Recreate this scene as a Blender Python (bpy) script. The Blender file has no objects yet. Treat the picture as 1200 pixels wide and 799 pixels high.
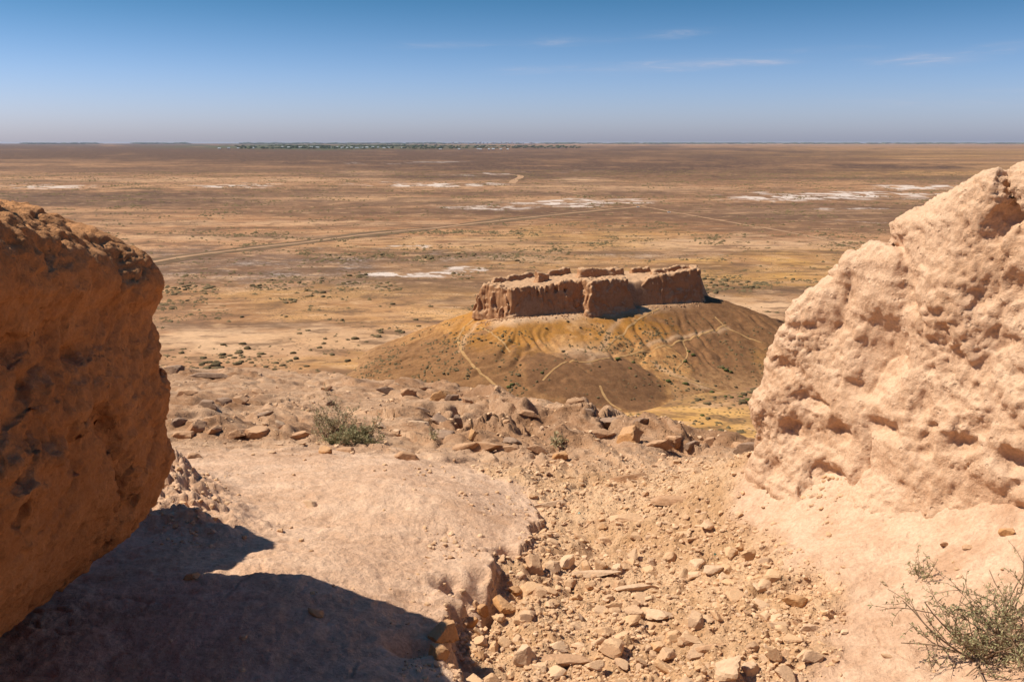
import bpy, bmesh, math, random
import numpy as np
R = math.radians
SC = bpy.context.scene
COL = SC.collection
rng = np.random.default_rng(7)
random.seed(7)

# ------------------------------------------------------------------ camera, sky, sun, exposure
H = 86.0                      # camera height over the plain (plain is z = 0)
PITCH = 12.5
F = 1050.0                    # focal length in pixels of the 1200 px wide photograph
cam_d = bpy.data.cameras.new("camera")
cam_d.sensor_width = 36.0
cam_d.lens = 36.0 * F / 1200.0
cam_d.clip_start = 0.05
cam_d.clip_end = 200000.0
cam = bpy.data.objects.new("camera", cam_d)
cam.location = (0, 0, H)
cam.rotation_euler = (R(90 - PITCH), 0, 0)
COL.objects.link(cam)
SC.camera = cam

SUN_EL, SUN_A = 52.0, 8.0    # elevation; degrees beyond pure left
SUN_DIR = np.array([-math.cos(R(SUN_EL)) * math.cos(R(SUN_A)), math.cos(R(SUN_EL)) * math.sin(R(SUN_A)), math.sin(R(SUN_EL))])
world = bpy.data.worlds.new("World")
SC.world = world
world.use_nodes = True
sun_d = bpy.data.lights.new("sun", 'SUN')
sun_d.energy = 5.0
sun_d.angle = R(0.5)
sun_d.color = (1.0, 0.89, 0.735)
sun = bpy.data.objects.new("sun", sun_d)
from mathutils import Vector
sun.rotation_euler = Vector(SUN_DIR).to_track_quat('Z', 'Y').to_euler()
sun.location = (0, 0, 300)
COL.objects.link(sun)
SC.view_settings.view_transform = 'Standard'
SC.view_settings.look = 'None'
SC.view_settings.exposure = 0.34
SC.view_settings.gamma = 1.0
SC.cycles.use_denoising = True
SC.cycles.max_bounces = 6
SC.cycles.diffuse_bounces = 4
SC.cycles.volume_bounces = 1


class NT:
    """small node-tree builder"""
    def __init__(self, tree):
        self.t = tree
        self.t.nodes.clear()

    def n(self, typ, ins=None, **props):
        nd = self.t.nodes.new(typ)
        for k, v in props.items():
            setattr(nd, k, v)
        for k, v in (ins or {}).items():
            s = nd.inputs[k]
            if isinstance(v, bpy.types.NodeSocket):
                self.t.links.new(v, s)
            else:
                if s.type == 'RGBA' and len(v) == 3:
                    v = (*v, 1)
                s.default_value = v
        return nd

    def math(self, op, a, b=0.0, c=None, clamp=False):
        d = {0: a, 1: b}
        if c is not None:
            d[2] = c
        return self.n('ShaderNodeMath', d, operation=op, use_clamp=clamp).outputs[0]

    def ramp01(self, v, lo, hi):
        return self.n('ShaderNodeMapRange', {'Value': v, 'From Min': lo, 'From Max': hi}, interpolation_type='SMOOTHSTEP').outputs[0]

    def mix(self, f, a, b, bt='MIX'):
        return self.n('ShaderNodeMix', {0: f, 6: a, 7: b}, data_type='RGBA', blend_type=bt).outputs[2]

    def noise(self, vec, scale, detail=4, rough=0.55, dist=0.0):
        return self.n('ShaderNodeTexNoise', {'Vector': vec, 'Scale': scale, 'Detail': detail, 'Roughness': rough, 'Distortion': dist}).outputs[0]

    def voro(self, vec, scale, feature='F1', rand=1.0, out=0):
        return self.n('ShaderNodeTexVoronoi', {'Vector': vec, 'Scale': scale, 'Randomness': rand}, feature=feature).outputs[out]

    def attr(self, name):
        return self.n('ShaderNodeAttribute', attribute_name=name).outputs['Fac']

    def mapv(self, vec, scale=(1, 1, 1), loc=(0, 0, 0)):
        return self.n('ShaderNodeMapping', {'Vector': vec, 'Scale': scale, 'Location': loc}).outputs[0]


def px_dir(px, py):
    u, v = (px - 600) / F, (py - 399.5) / F
    p = R(PITCH)
    return np.array([u, math.cos(p) - v * math.sin(p), -(math.sin(p) + v * math.cos(p))])


# sky with a few thin cirrus wisps low over the horizon
w = NT(world.node_tree)
sky = w.n('ShaderNodeTexSky', sky_type='NISHITA', sun_disc=False)
sky.sun_elevation = R(SUN_EL)
sky.sun_rotation = R(-(90 - SUN_A))
sky.altitude = 200
sky.air_density = 1.0
sky.dust_density = 1.0
sky.ozone_density = 1.6
tc = w.n('ShaderNodeTexCoord').outputs['Generated']
sep = w.n('ShaderNodeSeparateXYZ', {0: tc})
sx, sy, sz = sep.outputs
az = w.math('ARCTAN2', sx, sy)
skc = w.n('ShaderNodeCombineXYZ', {0: w.math('MULTIPLY', az, 9.0), 1: w.math('MULTIPLY', sz, 85.0), 2: 0.0}).outputs[0]
wisp_n = w.ramp01(w.noise(skc, 1.6, 6, 0.62, 0.6), 0.42, 0.85)
wisps = None
for (wx, wy, rx, ry, a) in [(800, 77, 90, 5, .95), (880, 74, 45, 4, .6), (1092, 69, 50, 5, .8), (635, 82, 45, 3.5, .45), (660, 49, 60, 5, .3), (790, 40, 40, 4, .35), (1190, 55, 30, 4, .5), (540, 52, 90, 4, .18), (1150, 118, 170, 9, .12), (950, 60, 60, 4, .12)]:
    d = px_dir(wx, wy)
    d = d / np.linalg.norm(d)
    a0, z0 = math.atan2(d[0], d[1]), d[2]
    ex = w.math('DIVIDE', w.math('SUBTRACT', az, a0), rx / F)
    tilt = w.math('MULTIPLY', w.math('SUBTRACT', az, a0), 0.03)
    ey = w.math('DIVIDE', w.math('SUBTRACT', w.math('SUBTRACT', sz, z0), tilt), ry / F)
    r2 = w.math('ADD', w.math('MULTIPLY', ex, ex), w.math('MULTIPLY', ey, ey))
    g = w.math('MULTIPLY', w.math('EXPONENT', w.math('MULTIPLY', r2, -1.0)), a)
    wisps = g if wisps is None else w.math('MAXIMUM', wisps, g)
wfac = w.math('MULTIPLY', wisps, w.math('ADD', w.math('MULTIPLY', wisp_n, 1.0), 0.12), clamp=True)
skyc = w.n('ShaderNodeHueSaturation', {'Hue': 0.5, 'Saturation': 1.15, 'Value': 1.0, 'Fac': 1.0, 'Color': sky.outputs[0]}).outputs[0]
tint = w.mix(w.ramp01(sz, -0.03, 0.20), (1.66, 1.78, 2.85), (.27, .76, 1.02))
skyc = w.mix(1.0, skyc, tint, 'MULTIPLY')
cloudc = w.mix(wfac, skyc, (11.5, 10.2, 10.6))
bg = w.n('ShaderNodeBackground', {'Color': cloudc, 'Strength': 0.050})
w.n('ShaderNodeOutputWorld', {0: bg.outputs[0]})

# ------------------------------------------------------------------ noise in numpy
_T = np.random.default_rng(11).normal(size=(256, 3)).astype(np.float32)
_T /= np.linalg.norm(_T, axis=1, keepdims=True)
_A2 = np.linspace(0, 2 * np.pi, 256, endpoint=False)
_T2 = np.stack([np.cos(_A2), np.sin(_A2)], 1).astype(np.float32)


def _hash(xi, yi, zi, seed):
    h = xi.astype(np.uint32) * np.uint32(374761393) + yi.astype(np.uint32) * np.uint32(668265263) + np.uint32((seed * 974634777) & 0xffffffff)
    if zi is not None:
        h = h + zi.astype(np.uint32) * np.uint32(2246822519)
    h = (h ^ (h >> np.uint32(13))) * np.uint32(1274126177)
    h = (h ^ (h >> np.uint32(15))) * np.uint32(2654435761)
    return h ^ (h >> np.uint32(16))


def perlin2(x, y, seed=0):
    x = np.asarray(x, np.float64); y = np.asarray(y, np.float64)
    xf, yf = np.floor(x), np.floor(y)
    xi, yi = xf.astype(np.int64), yf.astype(np.int64)
    fx, fy = (x - xf).astype(np.float32), (y - yf).astype(np.float32)
    ux, uy = fx * fx * fx * (fx * (fx * 6 - 15) + 10), fy * fy * fy * (fy * (fy * 6 - 15) + 10)
    def g(ix, iy, dx, dy):
        t = _T2[_hash(ix, iy, None, seed) & np.uint32(255)]
        return t[..., 0] * dx + t[..., 1] * dy
    a = g(xi, yi, fx, fy); b = g(xi + 1, yi, fx - 1, fy)
    c = g(xi, yi + 1, fx, fy - 1); d = g(xi + 1, yi + 1, fx - 1, fy - 1)
    return ((a + (b - a) * ux) * (1 - uy) + (c + (d - c) * ux) * uy) * 1.5


def perlin3(x, y, z, seed=0):
    x = np.asarray(x, np.float64)
    xf, yf, zf = np.floor(x), np.floor(y), np.floor(z)
    xi, yi, zi = xf.astype(np.int64), yf.astype(np.int64), zf.astype(np.int64)
    fx, fy, fz = (x - xf).astype(np.float32), (y - yf).astype(np.float32), (z - zf).astype(np.float32)
    s = lambda f: f * f * f * (f * (f * 6 - 15) + 10)
    ux, uy, uz = s(fx), s(fy), s(fz)
    out = 0
    for k in (0, 1):
        wz = uz if k else 1 - uz
        for j in (0, 1):
            wy = uy if j else 1 - uy
            for i in (0, 1):
                wx = ux if i else 1 - ux
                t = _T[_hash(xi + i, yi + j, zi + k, seed) & np.uint32(255)]
                out = out + wx * wy * wz * (t[..., 0] * (fx - i) + t[..., 1] * (fy - j) + t[..., 2] * (fz - k))
    return out * 1.5


def fbm2(x, y, octv=4, gain=0.5, seed=0):
    s = 0; a = 1.0; f = 1.0
    for o in range(octv):
        s = s + a * perlin2(x * f + 17.3 * o, y * f - 9.1 * o, seed + o)
        a *= gain; f *= 2.03
    return s


def fbm3(x, y, z, octv=4, gain=0.5, seed=0):
    s = 0; a = 1.0; f = 1.0
    for o in range(octv):
        s = s + a * perlin3(x * f + 17.3 * o, y * f - 9.1 * o, z * f + 4.7 * o, seed + o)
        a *= gain; f *= 2.03
    return s


def voro2(x, y, seed=0):
    """F1, F2 and a random number of the nearest cell"""
    xi, yi = np.floor(x).astype(np.int64), np.floor(y).astype(np.int64)
    f1 = np.full(np.shape(x), 9.0, np.float32); f2 = f1.copy(); rid = np.zeros(np.shape(x), np.float32)
    for j in (-1, 0, 1):
        for i in (-1, 0, 1):
            h = _hash(xi + i, yi + j, None, seed)
            cx = xi + i + ((h & np.uint32(1023)) / 1023.0)
            cy = yi + j + (((h >> np.uint32(10)) & np.uint32(1023)) / 1023.0)
            d = np.sqrt((x - cx) ** 2 + (y - cy) ** 2).astype(np.float32)
            m = d < f1
            f2 = np.where(m, f1, np.minimum(f2, d))
            rid = np.where(m, ((h >> np.uint32(20)) & np.uint32(1023)) / 1023.0, rid)
            f1 = np.where(m, d, f1)
    return f1, f2, rid


def sstep(a, b, x):
    t = np.clip((x - a) / (b - a), 0, 1)
    return t * t * (3 - 2 * t)


def smin(a, b, k):
    h = np.clip(0.5 + 0.5 * (b - a) / k, 0, 1)
    return b * (1 - h) + a * h - k * h * (1 - h)


def smax(a, b, k):
    return -smin(-a, -b, k)


def px2(px, py, Y):
    """point on the pixel's line of sight at forward distance Y, z relative to the camera"""
    d = px_dir(px, py)
    t = Y / d[1]
    return np.array([d[0] * t, Y, d[2] * t])


def plain_pt(px, py, z=0.0):
    d = px_dir(px, py)
    t = (H - z) / -d[2]
    return np.array([d[0] * t, d[1] * t])


# ------------------------------------------------------------------ objects
def mesh_np(name, V, Fq, smooth=True, attrs=None):
    me = bpy.data.meshes.new(name)
    V = np.asarray(V, np.float32); Fq = np.asarray(Fq, np.int32)
    k = Fq.shape[1]
    me.vertices.add(len(V)); me.vertices.foreach_set("co", V.ravel())
    me.loops.add(Fq.size); me.loops.foreach_set("vertex_index", Fq.ravel())
    me.polygons.add(len(Fq))
    me.polygons.foreach_set("loop_start", np.arange(0, Fq.size, k, dtype=np.int32))
    me.polygons.foreach_set("use_smooth", np.full(len(Fq), smooth))
    for an, av in (attrs or {}).items():
        a = me.attributes.new(an, 'FLOAT', 'POINT')
        a.data.foreach_set("value", np.asarray(av, np.float32).ravel())
    me.update(calc_edges=True)
    return me


def obj(name, data, mat=None, parent=None, loc=None):
    o = bpy.data.objects.new(name, data)
    COL.objects.link(o)
    if mat is not None and data is not None and not data.materials:
        data.materials.append(mat)
    if parent is not None:
        o.parent = parent
    if loc is not None:
        o.location = loc
    return o


def tag(o, label, cat, group=None):
    o['label'] = label; o['category'] = cat
    if group:
        o['group'] = group
    return o


def kind(o, k):
    o['kind'] = k
    return o


def empty(name, loc=(0, 0, 0), rz=0.0):
    o = bpy.data.objects.new(name, None)
    o.location = loc; o.rotation_euler = (0, 0, rz)
    COL.objects.link(o)
    return o


def grid_faces(nr, nc, wrap=False):
    i = np.arange(nr * nc).reshape(nr, nc)
    if wrap:
        i = np.concatenate([i, i[:, :1]], 1)
    return np.stack([i[:-1, :-1], i[:-1, 1:], i[1:, 1:], i[1:, :-1]], -1).reshape(-1, 4)


def surface_nets(Fd, org, h):
    ins = Fd < 0
    nx, ny, nz = Fd.shape
    c = [ins[i:nx - 1 + i, j:ny - 1 + j, k:nz - 1 + k] for i in (0, 1) for j in (0, 1) for k in (0, 1)]
    s = sum(a.astype(np.int8) for a in c)
    act = (s > 0) & (s < 8)
    I = np.argwhere(act)
    ids = np.full(act.shape, -1, np.int32)
    ids[act] = np.arange(len(I))
    acc = np.zeros((len(I), 3), np.float32); cnt = np.zeros(len(I), np.float32)
    corners = [(i, j, k) for i in (0, 1) for j in (0, 1) for k in (0, 1)]
    val = {cc: Fd[I[:, 0] + cc[0], I[:, 1] + cc[1], I[:, 2] + cc[2]] for cc in corners}
    for a in corners:
        for ax in range(3):
            if a[ax] == 0:
                b = list(a); b[ax] = 1; b = tuple(b)
                va, vb = val[a], val[b]
                m = (va < 0) != (vb < 0)
                t = np.where(m, va / np.where(m, va - vb, 1), 0)
                p = np.array(a, np.float32)[None].repeat(len(I), 0)
                p[:, ax] += t
                acc += p * m[:, None]; cnt += m
    V = (I + acc / cnt[:, None]) * h + org
    faces = []
    for ax in range(3):
        sl0 = [slice(None)] * 3; sl1 = [slice(None)] * 3
        sl0[ax] = slice(0, -1); sl1[ax] = slice(1, None)
        ch = ins[tuple(sl0)] != ins[tuple(sl1)]
        P = np.argwhere(ch)
        o1, o2 = [a for a in range(3) if a != ax]
        ok = (P[:, o1] > 0) & (P[:, o2] > 0) & (P[:, o1] < Fd.shape[o1] - 1) & (P[:, o2] < Fd.shape[o2] - 1)
        P = P[ok]
        def at(d1, d2):
            Q = P.copy(); Q[:, o1] -= d1; Q[:, o2] -= d2
            return ids[Q[:, 0], Q[:, 1], Q[:, 2]]
        q = np.stack([at(0, 0), at(1, 0), at(1, 1), at(0, 1)], 1)
        flip = ins[P[:, 0], P[:, 1], P[:, 2]]
        if ax == 1:
            flip = ~flip
        q[~flip] = q[~flip][:, ::-1]
        faces.append(q[:, ::-1] if False else q)
    Fq = np.concatenate(faces)
    Fq = Fq[(Fq >= 0).all(1)]
    return V, Fq


def sdf_mesh(lo, hi, h, base, disp, band):
    """surface of base(x,y,z)+disp(x,y,z) with disp evaluated only near the base surface"""
    lo = np.array(lo, float); hi = np.array(hi, float)
    n = np.ceil((hi - lo) / h).astype(int) + 1
    ax = [lo[i] + np.arange(n[i]) * h for i in range(3)]
    X, Y, Z = np.meshgrid(*ax, indexing='ij')
    Fd = base(X, Y, Z).astype(np.float32)
    m = np.abs(Fd) < band
    Fd[m] += disp(X[m], Y[m], Z[m]).astype(np.float32)
    for i in range(3):
        s = [slice(None)] * 3
        for e in (0, -1):
            s[i] = e
            Fd[tuple(s)] = np.maximum(Fd[tuple(s)], h * 0.4)
    return surface_nets(Fd, lo, h)


def refine(V, Fq, levels, dispn):
    """subdivide (Catmull-Clark) and push the vertices along their normals by dispn(x,y,z)"""
    me = mesh_np("tmp", V, Fq)
    o = bpy.data.objects.new("tmp", me); COL.objects.link(o)
    if levels:
        md = o.modifiers.new("s", 'SUBSURF'); md.levels = levels; md.render_levels = levels
    dg = bpy.context.evaluated_depsgraph_get()
    ev = o.evaluated_get(dg).to_mesh()
    nv = len(ev.vertices)
    co = np.empty(nv * 3, np.float32); ev.vertices.foreach_get("co", co); co = co.reshape(-1, 3)
    no = np.empty(nv * 3, np.float32); ev.vertex_normals.foreach_get("vector", no); no = no.reshape(-1, 3)
    fq = np.empty(len(ev.loops), np.int32); ev.loops.foreach_get("vertex_index", fq); fq = fq.reshape(-1, 4)
    o.evaluated_get(dg).to_mesh_clear()
    bpy.data.objects.remove(o); bpy.data.meshes.remove(me)
    co = co.astype(np.float64)
    co += no * np.asarray(dispn(co[:, 0], co[:, 1], co[:, 2]))[:, None]
    return co, fq


# ------------------------------------------------------------------ materials
def material(name):
    m = bpy.data.materials.new(name); m.use_nodes = True
    return m, NT(m.node_tree)


def finish(nt, col, rough=0.95, bump=None, bdist=0.01, bstr=1.0, spec=0.15):
    ins = {'Base Color': col, 'Roughness': rough, 'Specular IOR Level': spec}
    p = nt.n('ShaderNodeBsdfPrincipled', ins)
    if bump is not None:
        b = nt.n('ShaderNodeBump', {'Height': bump, 'Distance': bdist, 'Strength': bstr})
        nt.t.links.new(b.outputs[0], p.inputs['Normal'])
    nt.n('ShaderNodeOutputMaterial', {0: p.outputs[0]})


def clay_mat(name, pale, deep, dust, dust_amt=0.8, scale=1.0, bd=0.015, lo=0.15):
    """rammed clay: pale and deep patches, a dust on what faces up that also carries its sunlit tone, fine grain"""
    m, t = material(name)
    pos = t.n('ShaderNodeNewGeometry')
    P = pos.outputs['Position']
    n1 = t.noise(P, 1.3 * scale, 5, 0.6, 0.4)
    n2 = t.noise(P, 9 * scale, 5, 0.65)
    n3 = t.noise(P, 70 * scale, 4, 0.7)
    f = t.ramp01(t.math('ADD', t.math('MULTIPLY', n1, 0.6), t.math('MULTIPLY', n2, 0.4)), 0.36, 0.64)
    col = t.mix(f, deep, pale)
    lay = t.noise(t.mapv(P, (.9 * scale, .9 * scale, 11 * scale)), 1.0, 5, .65, .4)
    col = t.mix(t.math('MULTIPLY', t.ramp01(lay, .50, .64), .38), col, deep)
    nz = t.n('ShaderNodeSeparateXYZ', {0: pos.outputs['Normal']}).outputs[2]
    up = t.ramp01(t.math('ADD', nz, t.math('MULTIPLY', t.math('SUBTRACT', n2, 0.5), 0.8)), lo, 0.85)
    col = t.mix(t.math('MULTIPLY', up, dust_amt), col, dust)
    gr = t.n('ShaderNodeMapRange', {'Value': n3, 'From Min': 0.3, 'From Max': 0.7, 'To Min': 0.80, 'To Max': 1.14}).outputs[0]
    col = t.mix(1.0, col, t.n('ShaderNodeCombineColor', {0: gr, 1: gr, 2: gr}).outputs[0], 'MULTIPLY')
    pit = t.math('MULTIPLY', t.ramp01(t.voro(P, 24 * scale), .30, .12), t.ramp01(n2, .45, .6))
    hgt = t.math('ADD', t.math('ADD', t.math('MULTIPLY', n3, 0.55), t.math('MULTIPLY', t.noise(P, 230 * scale, 3, 0.7), 0.2)), t.math('MULTIPLY', n2, 0.9))
    hgt = t.math('SUBTRACT', hgt, t.math('MULTIPLY', pit, .45))
    finish(t, col, 0.95, hgt, bd, 1.0)
    return m


M = {}
M['wall_left'] = clay_mat("shade_toned_clay", (.49, .225, .090), (.38, .155, .055), (.54, .30, .155), 0.42, lo=0.5)  # the wall's shade is put into this darker, oranger clay colour
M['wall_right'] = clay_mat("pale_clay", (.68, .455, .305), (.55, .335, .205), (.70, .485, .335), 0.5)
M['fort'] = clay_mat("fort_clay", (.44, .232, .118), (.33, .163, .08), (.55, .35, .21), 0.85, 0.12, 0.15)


def stone_mat():
    m, t = material("stone")
    g = t.n('ShaderNodeNewGeometry')
    tcn = t.n('ShaderNodeTexCoord').outputs['Object']
    rnd = t.math('FRACT', t.math('ADD', t.n('ShaderNodeObjectInfo').outputs['Random'], g.outputs['Random Per Island']))
    off = t.n('ShaderNodeVectorMath', {0: tcn, 1: t.n('ShaderNodeCombineXYZ', {0: t.math('MULTIPLY', rnd, 31.0), 1: rnd, 2: t.math('MULTIPLY', rnd, 7.0)}).outputs[0]}, operation='ADD').outputs[0]
    n1 = t.noise(off, 1.4, 4, 0.6)
    n2 = t.noise(off, 9, 5, 0.7)
    rr = t.n('ShaderNodeValToRGB', {0: rnd})
    cr = rr.color_ramp
    cols = [(.58, .36, .215), (.64, .42, .265), (.50, .29, .16), (.70, .50, .34), (.57, .335, .175), (.44, .285, .19), (.63, .40, .23), (.40, .225, .13)]
    cr.interpolation = 'CONSTANT'
    cr.elements[0].color = (*cols[0], 1); cr.elements[0].position = 0
    cr.elements[1].color = (*cols[1], 1); cr.elements[1].position = 1 / 8
    for i in range(2, 8):
        e = cr.elements.new(i / 8); e.color = (*cols[i], 1)
    col = t.mix(t.ramp01(n1, 0.35, 0.65), rr.outputs[0], t.mix(0.5, rr.outputs[0], (.56, .37, .22)))
    nz = t.n('ShaderNodeSeparateXYZ', {0: g.outputs['Normal']}).outputs[2]
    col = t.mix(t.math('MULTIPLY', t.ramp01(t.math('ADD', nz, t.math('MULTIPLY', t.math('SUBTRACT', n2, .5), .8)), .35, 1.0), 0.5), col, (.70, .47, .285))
    gr = t.n('ShaderNodeMapRange', {'Value': n2, 'From Min': 0.3, 'From Max': 0.7, 'To Min': 0.82, 'To Max': 1.1}).outputs[0]
    col = t.mix(1.0, col, t.n('ShaderNodeCombineColor', {0: gr, 1: gr, 2: gr}).outputs[0], 'MULTIPLY')
    finish(t, col, 0.92, t.math('ADD', n2, t.math('MULTIPLY', t.noise(off, 40, 3, 0.7), 0.5)), 0.003, 0.7)
    return m


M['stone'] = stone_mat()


def rock_mat(name, a, b, dust):
    m, t = material(name)
    g = t.n('ShaderNodeNewGeometry'); P = g.outputs['Position']
    n1 = t.noise(P, 6, 5, 0.65); n2 = t.noise(P, 45, 4, 0.7)
    col = t.mix(t.ramp01(n1, .35, .65), a, b)
    nz = t.n('ShaderNodeSeparateXYZ', {0: g.outputs['Normal']}).outputs[2]
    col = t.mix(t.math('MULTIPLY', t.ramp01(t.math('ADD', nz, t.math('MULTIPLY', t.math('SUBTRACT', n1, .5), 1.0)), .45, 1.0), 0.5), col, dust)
    gr = t.n('ShaderNodeMapRange', {'Value': n2, 'From Min': 0.3, 'From Max': 0.7, 'To Min': 0.8, 'To Max': 1.12}).outputs[0]
    col = t.mix(1.0, col, t.n('ShaderNodeCombineColor', {0: gr, 1: gr, 2: gr}).outputs[0], 'MULTIPLY')
    finish(t, col, 0.93, t.math('ADD', n1, t.math('MULTIPLY', n2, 0.5)), 0.014, 0.8)
    return m


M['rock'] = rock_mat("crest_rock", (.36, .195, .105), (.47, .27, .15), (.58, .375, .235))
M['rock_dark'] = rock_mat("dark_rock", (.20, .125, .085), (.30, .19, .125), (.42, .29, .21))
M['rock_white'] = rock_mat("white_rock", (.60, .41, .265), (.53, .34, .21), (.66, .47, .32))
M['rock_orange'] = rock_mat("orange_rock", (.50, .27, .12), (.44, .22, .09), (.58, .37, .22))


def ground_mat():
    m, t = material("ground_clay")
    g = t.n('ShaderNodeNewGeometry'); P = g.outputs['Position']
    rub, far, crust = t.attr('rubble'), t.attr('far'), t.attr('crust')
    n1 = t.noise(P, 1.1, 5, 0.6, 0.5); n2 = t.noise(P, 7, 5, 0.65, 0.3); n3 = t.noise(P, 55, 4, 0.7); n4 = t.noise(P, 200, 3, 0.7)
    f = t.ramp01(t.math('ADD', t.math('MULTIPLY', n1, .55), t.math('MULTIPLY', n2, .45)), .38, .62)
    smooth = t.mix(f, (.60, .38, .25), (.73, .50, .35))
    soil = t.mix(f, (.50, .295, .155), (.64, .42, .255))
    rocky = t.mix(f, (.37, .21, .12), (.57, .37, .235))
    col = t.mix(rub, smooth, soil)
    col = t.mix(far, col, rocky)
    lay = t.noise(t.mapv(P, (1.5, 1.5, 22)), 1.0, 4, .6)
    col = t.mix(t.math('MULTIPLY', crust, t.ramp01(t.math('ADD', t.math('MULTIPLY', lay, .5), t.math('MULTIPLY', n2, .5)), .36, .56)), col, (.29, .155, .082))
    gr = t.n('ShaderNodeMapRange', {'Value': n3, 'From Min': 0.3, 'From Max': 0.7, 'To Min': 0.74, 'To Max': 1.14}).outputs[0]
    col = t.mix(1.0, col, t.n('ShaderNodeCombineColor', {0: gr, 1: gr, 2: gr}).outputs[0], 'MULTIPLY')
    stain = t.ramp01(t.noise(t.mapv(P, (1.6, 3.2, 1)), 1.0, 6, .68, .8), .52, .70)
    col = t.mix(t.math('MULTIPLY', stain, .45), col, (.40, .215, .115))
    grit = t.ramp01(t.voro(P, 26, 'F1'), 0.05, 0.30)
    grit2 = t.ramp01(t.voro(P, 75, 'F1'), 0.08, 0.34)
    rfac = t.math('ADD', 0.12, t.math('MAXIMUM', rub, t.math('MULTIPLY', far, .8)))
    hgt = t.math('ADD', t.math('ADD', t.math('MULTIPLY', n3, .7), t.math('MULTIPLY', n4, .25)), t.math('MULTIPLY', n2, .7))
    hgt = t.math('SUBTRACT', hgt, t.math('MULTIPLY', t.math('ADD', grit, t.math('MULTIPLY', grit2, .4)), t.math('MULTIPLY', rfac, 0.9)))
    finish(t, col, 0.95, hgt, 0.018, 0.9)
    return m


M['ground'] = ground_mat()

# ------------------------------------------------------------------ the near ground
CTRL = [(600, 799, 3.25), (480, 799, 2.95), (300, 799, 2.9), (50, 799, 2.9), (450, 720, 3.45), (250, 700, 3.5), (480, 620, 4.6), (300, 600, 4.9),
        (400, 560, 5.6), (250, 545, 6.2), (480, 545, 6.3), (560, 600, 5.0), (220, 500, 9.0), (390, 515, 8.2), (220, 460, 13.5), (220, 438, 20.0),
        (300, 434, 23.0), (395, 442, 19.5), (500, 457, 15.2), (560, 462, 13.4), (620, 473, 11.9), (700, 482, 10.8), (760, 502, 9.5), (800, 520, 8.9), (880, 532, 8.1),
        (560, 512, 9.0), (650, 522, 8.3), (600, 490, 10.6), (500, 490, 10.6), (700, 560, 6.6), (850, 560, 6.3), (640, 600, 5.55), (780, 600, 5.6),
        (700, 650, 4.75), (640, 700, 4.05), (760, 700, 4.1), (850, 720, 3.83), (640, 780, 3.42), (800, 790, 3.3), (900, 620, 4.9), (900, 570, 5.6),
        (1000, 620, 4.55), (1000, 700, 3.75), (1000, 790, 3.15), (1100, 640, 4.1), (1200, 620, 3.95), (1200, 700, 3.45), (1180, 790, 2.93), (100, 560, 5.6), (0, 600, 4.8),
        (1200, 540, 5.4), (1060, 545, 6.1), (60, 480, 11.0)]
CP = np.array([px2(*c) for c in CTRL])


def _uw(X, Y):
    Yc = np.maximum(Y, 2.3)
    return np.clip(X / Yc, -0.8, 0.8) * 2.2, np.log(Yc) * 1.6


def _tps(a, b, c, d):
    r2 = (a - c) ** 2 + (b - d) ** 2
    return 0.5 * r2 * np.log(r2 + 1e-9)


_cu, _cw = _uw(CP[:, 0], CP[:, 1])
_n = len(CP)
_K = _tps(_cu[:, None], _cw[:, None], _cu[None], _cw[None]) + np.eye(_n) * 2e-3
_P = np.stack([np.ones(_n), _cu, _cw], 1)
_S = np.linalg.solve(np.block([[_K, _P], [_P.T, np.zeros((3, 3))]]), np.concatenate([CP[:, 2], np.zeros(3)]))


def base_z(X, Y):
    u, w_ = _uw(X, Y)
    z = _S[_n] + _S[_n + 1] * u + _S[_n + 2] * w_
    for i in range(_n):
        z = z + _S[i] * _tps(u, w_, _cu[i], _cw[i])
    return z


_rl = np.array([(1.46, 5.42), (1.60, 5.25), (1.80, 5.0), (1.95, 4.72), (2.07, 4.4), (2.24, 4.0), (2.52, 3.3), (2.9, 2.4)])
_nrm = np.array([-.87, -.49]); _tan = np.array([.49, -.87])
_rs = (_rl - _rl[0]) @ _tan
_rn = (_rl - _rl[0]) @ _nrm
CREST = [(-400, 433, 22), (200, 433, 22), (300, 432, 24), (395, 440, 20), (450, 448, 17), (520, 456, 15), (600, 468, 12.4), (700, 480, 10.8),
         (760, 500, 9.6), (800, 516, 9.0), (850, 520, 8.6), (900, 530, 8.0), (1000, 540, 7.6), (1700, 540, 7.6)]
_cr = np.array([px2(*c) for c in CREST]); _cru = _cr[:, 0] / _cr[:, 1]


def polyline_sd(X, Y, pts):
    """signed distance to a polyline, positive on its right hand side"""
    best = np.full(np.shape(X), 1e9); sg = np.ones(np.shape(X))
    for (x0, y0), (x1, y1) in zip(pts[:-1], pts[1:]):
        dx, dy = x1 - x0, y1 - y0
        t = np.clip(((X - x0) * dx + (Y - y0) * dy) / (dx * dx + dy * dy), 0, 1)
        d = np.hypot(X - x0 - t * dx, Y - y0 - t * dy)
        s = np.sign((X - x0) * dy - (Y - y0) * dx)
        m = d < best
        best = np.where(m, d, best); sg = np.where(m, s, sg)
    return best * sg


def flat_xy(px, py):
    """crossing of a line of sight with the base ground"""
    d = px_dir(px, py)
    t = np.linspace(2.2, 26, 1500)
    g = d[2] * t - base_z(d[0] * t, d[1] * t)
    i = int(np.argmax(g < 0)) if (g < 0).any() else len(t) - 1
    return d[0] * t[i], d[1] * t[i]


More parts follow.
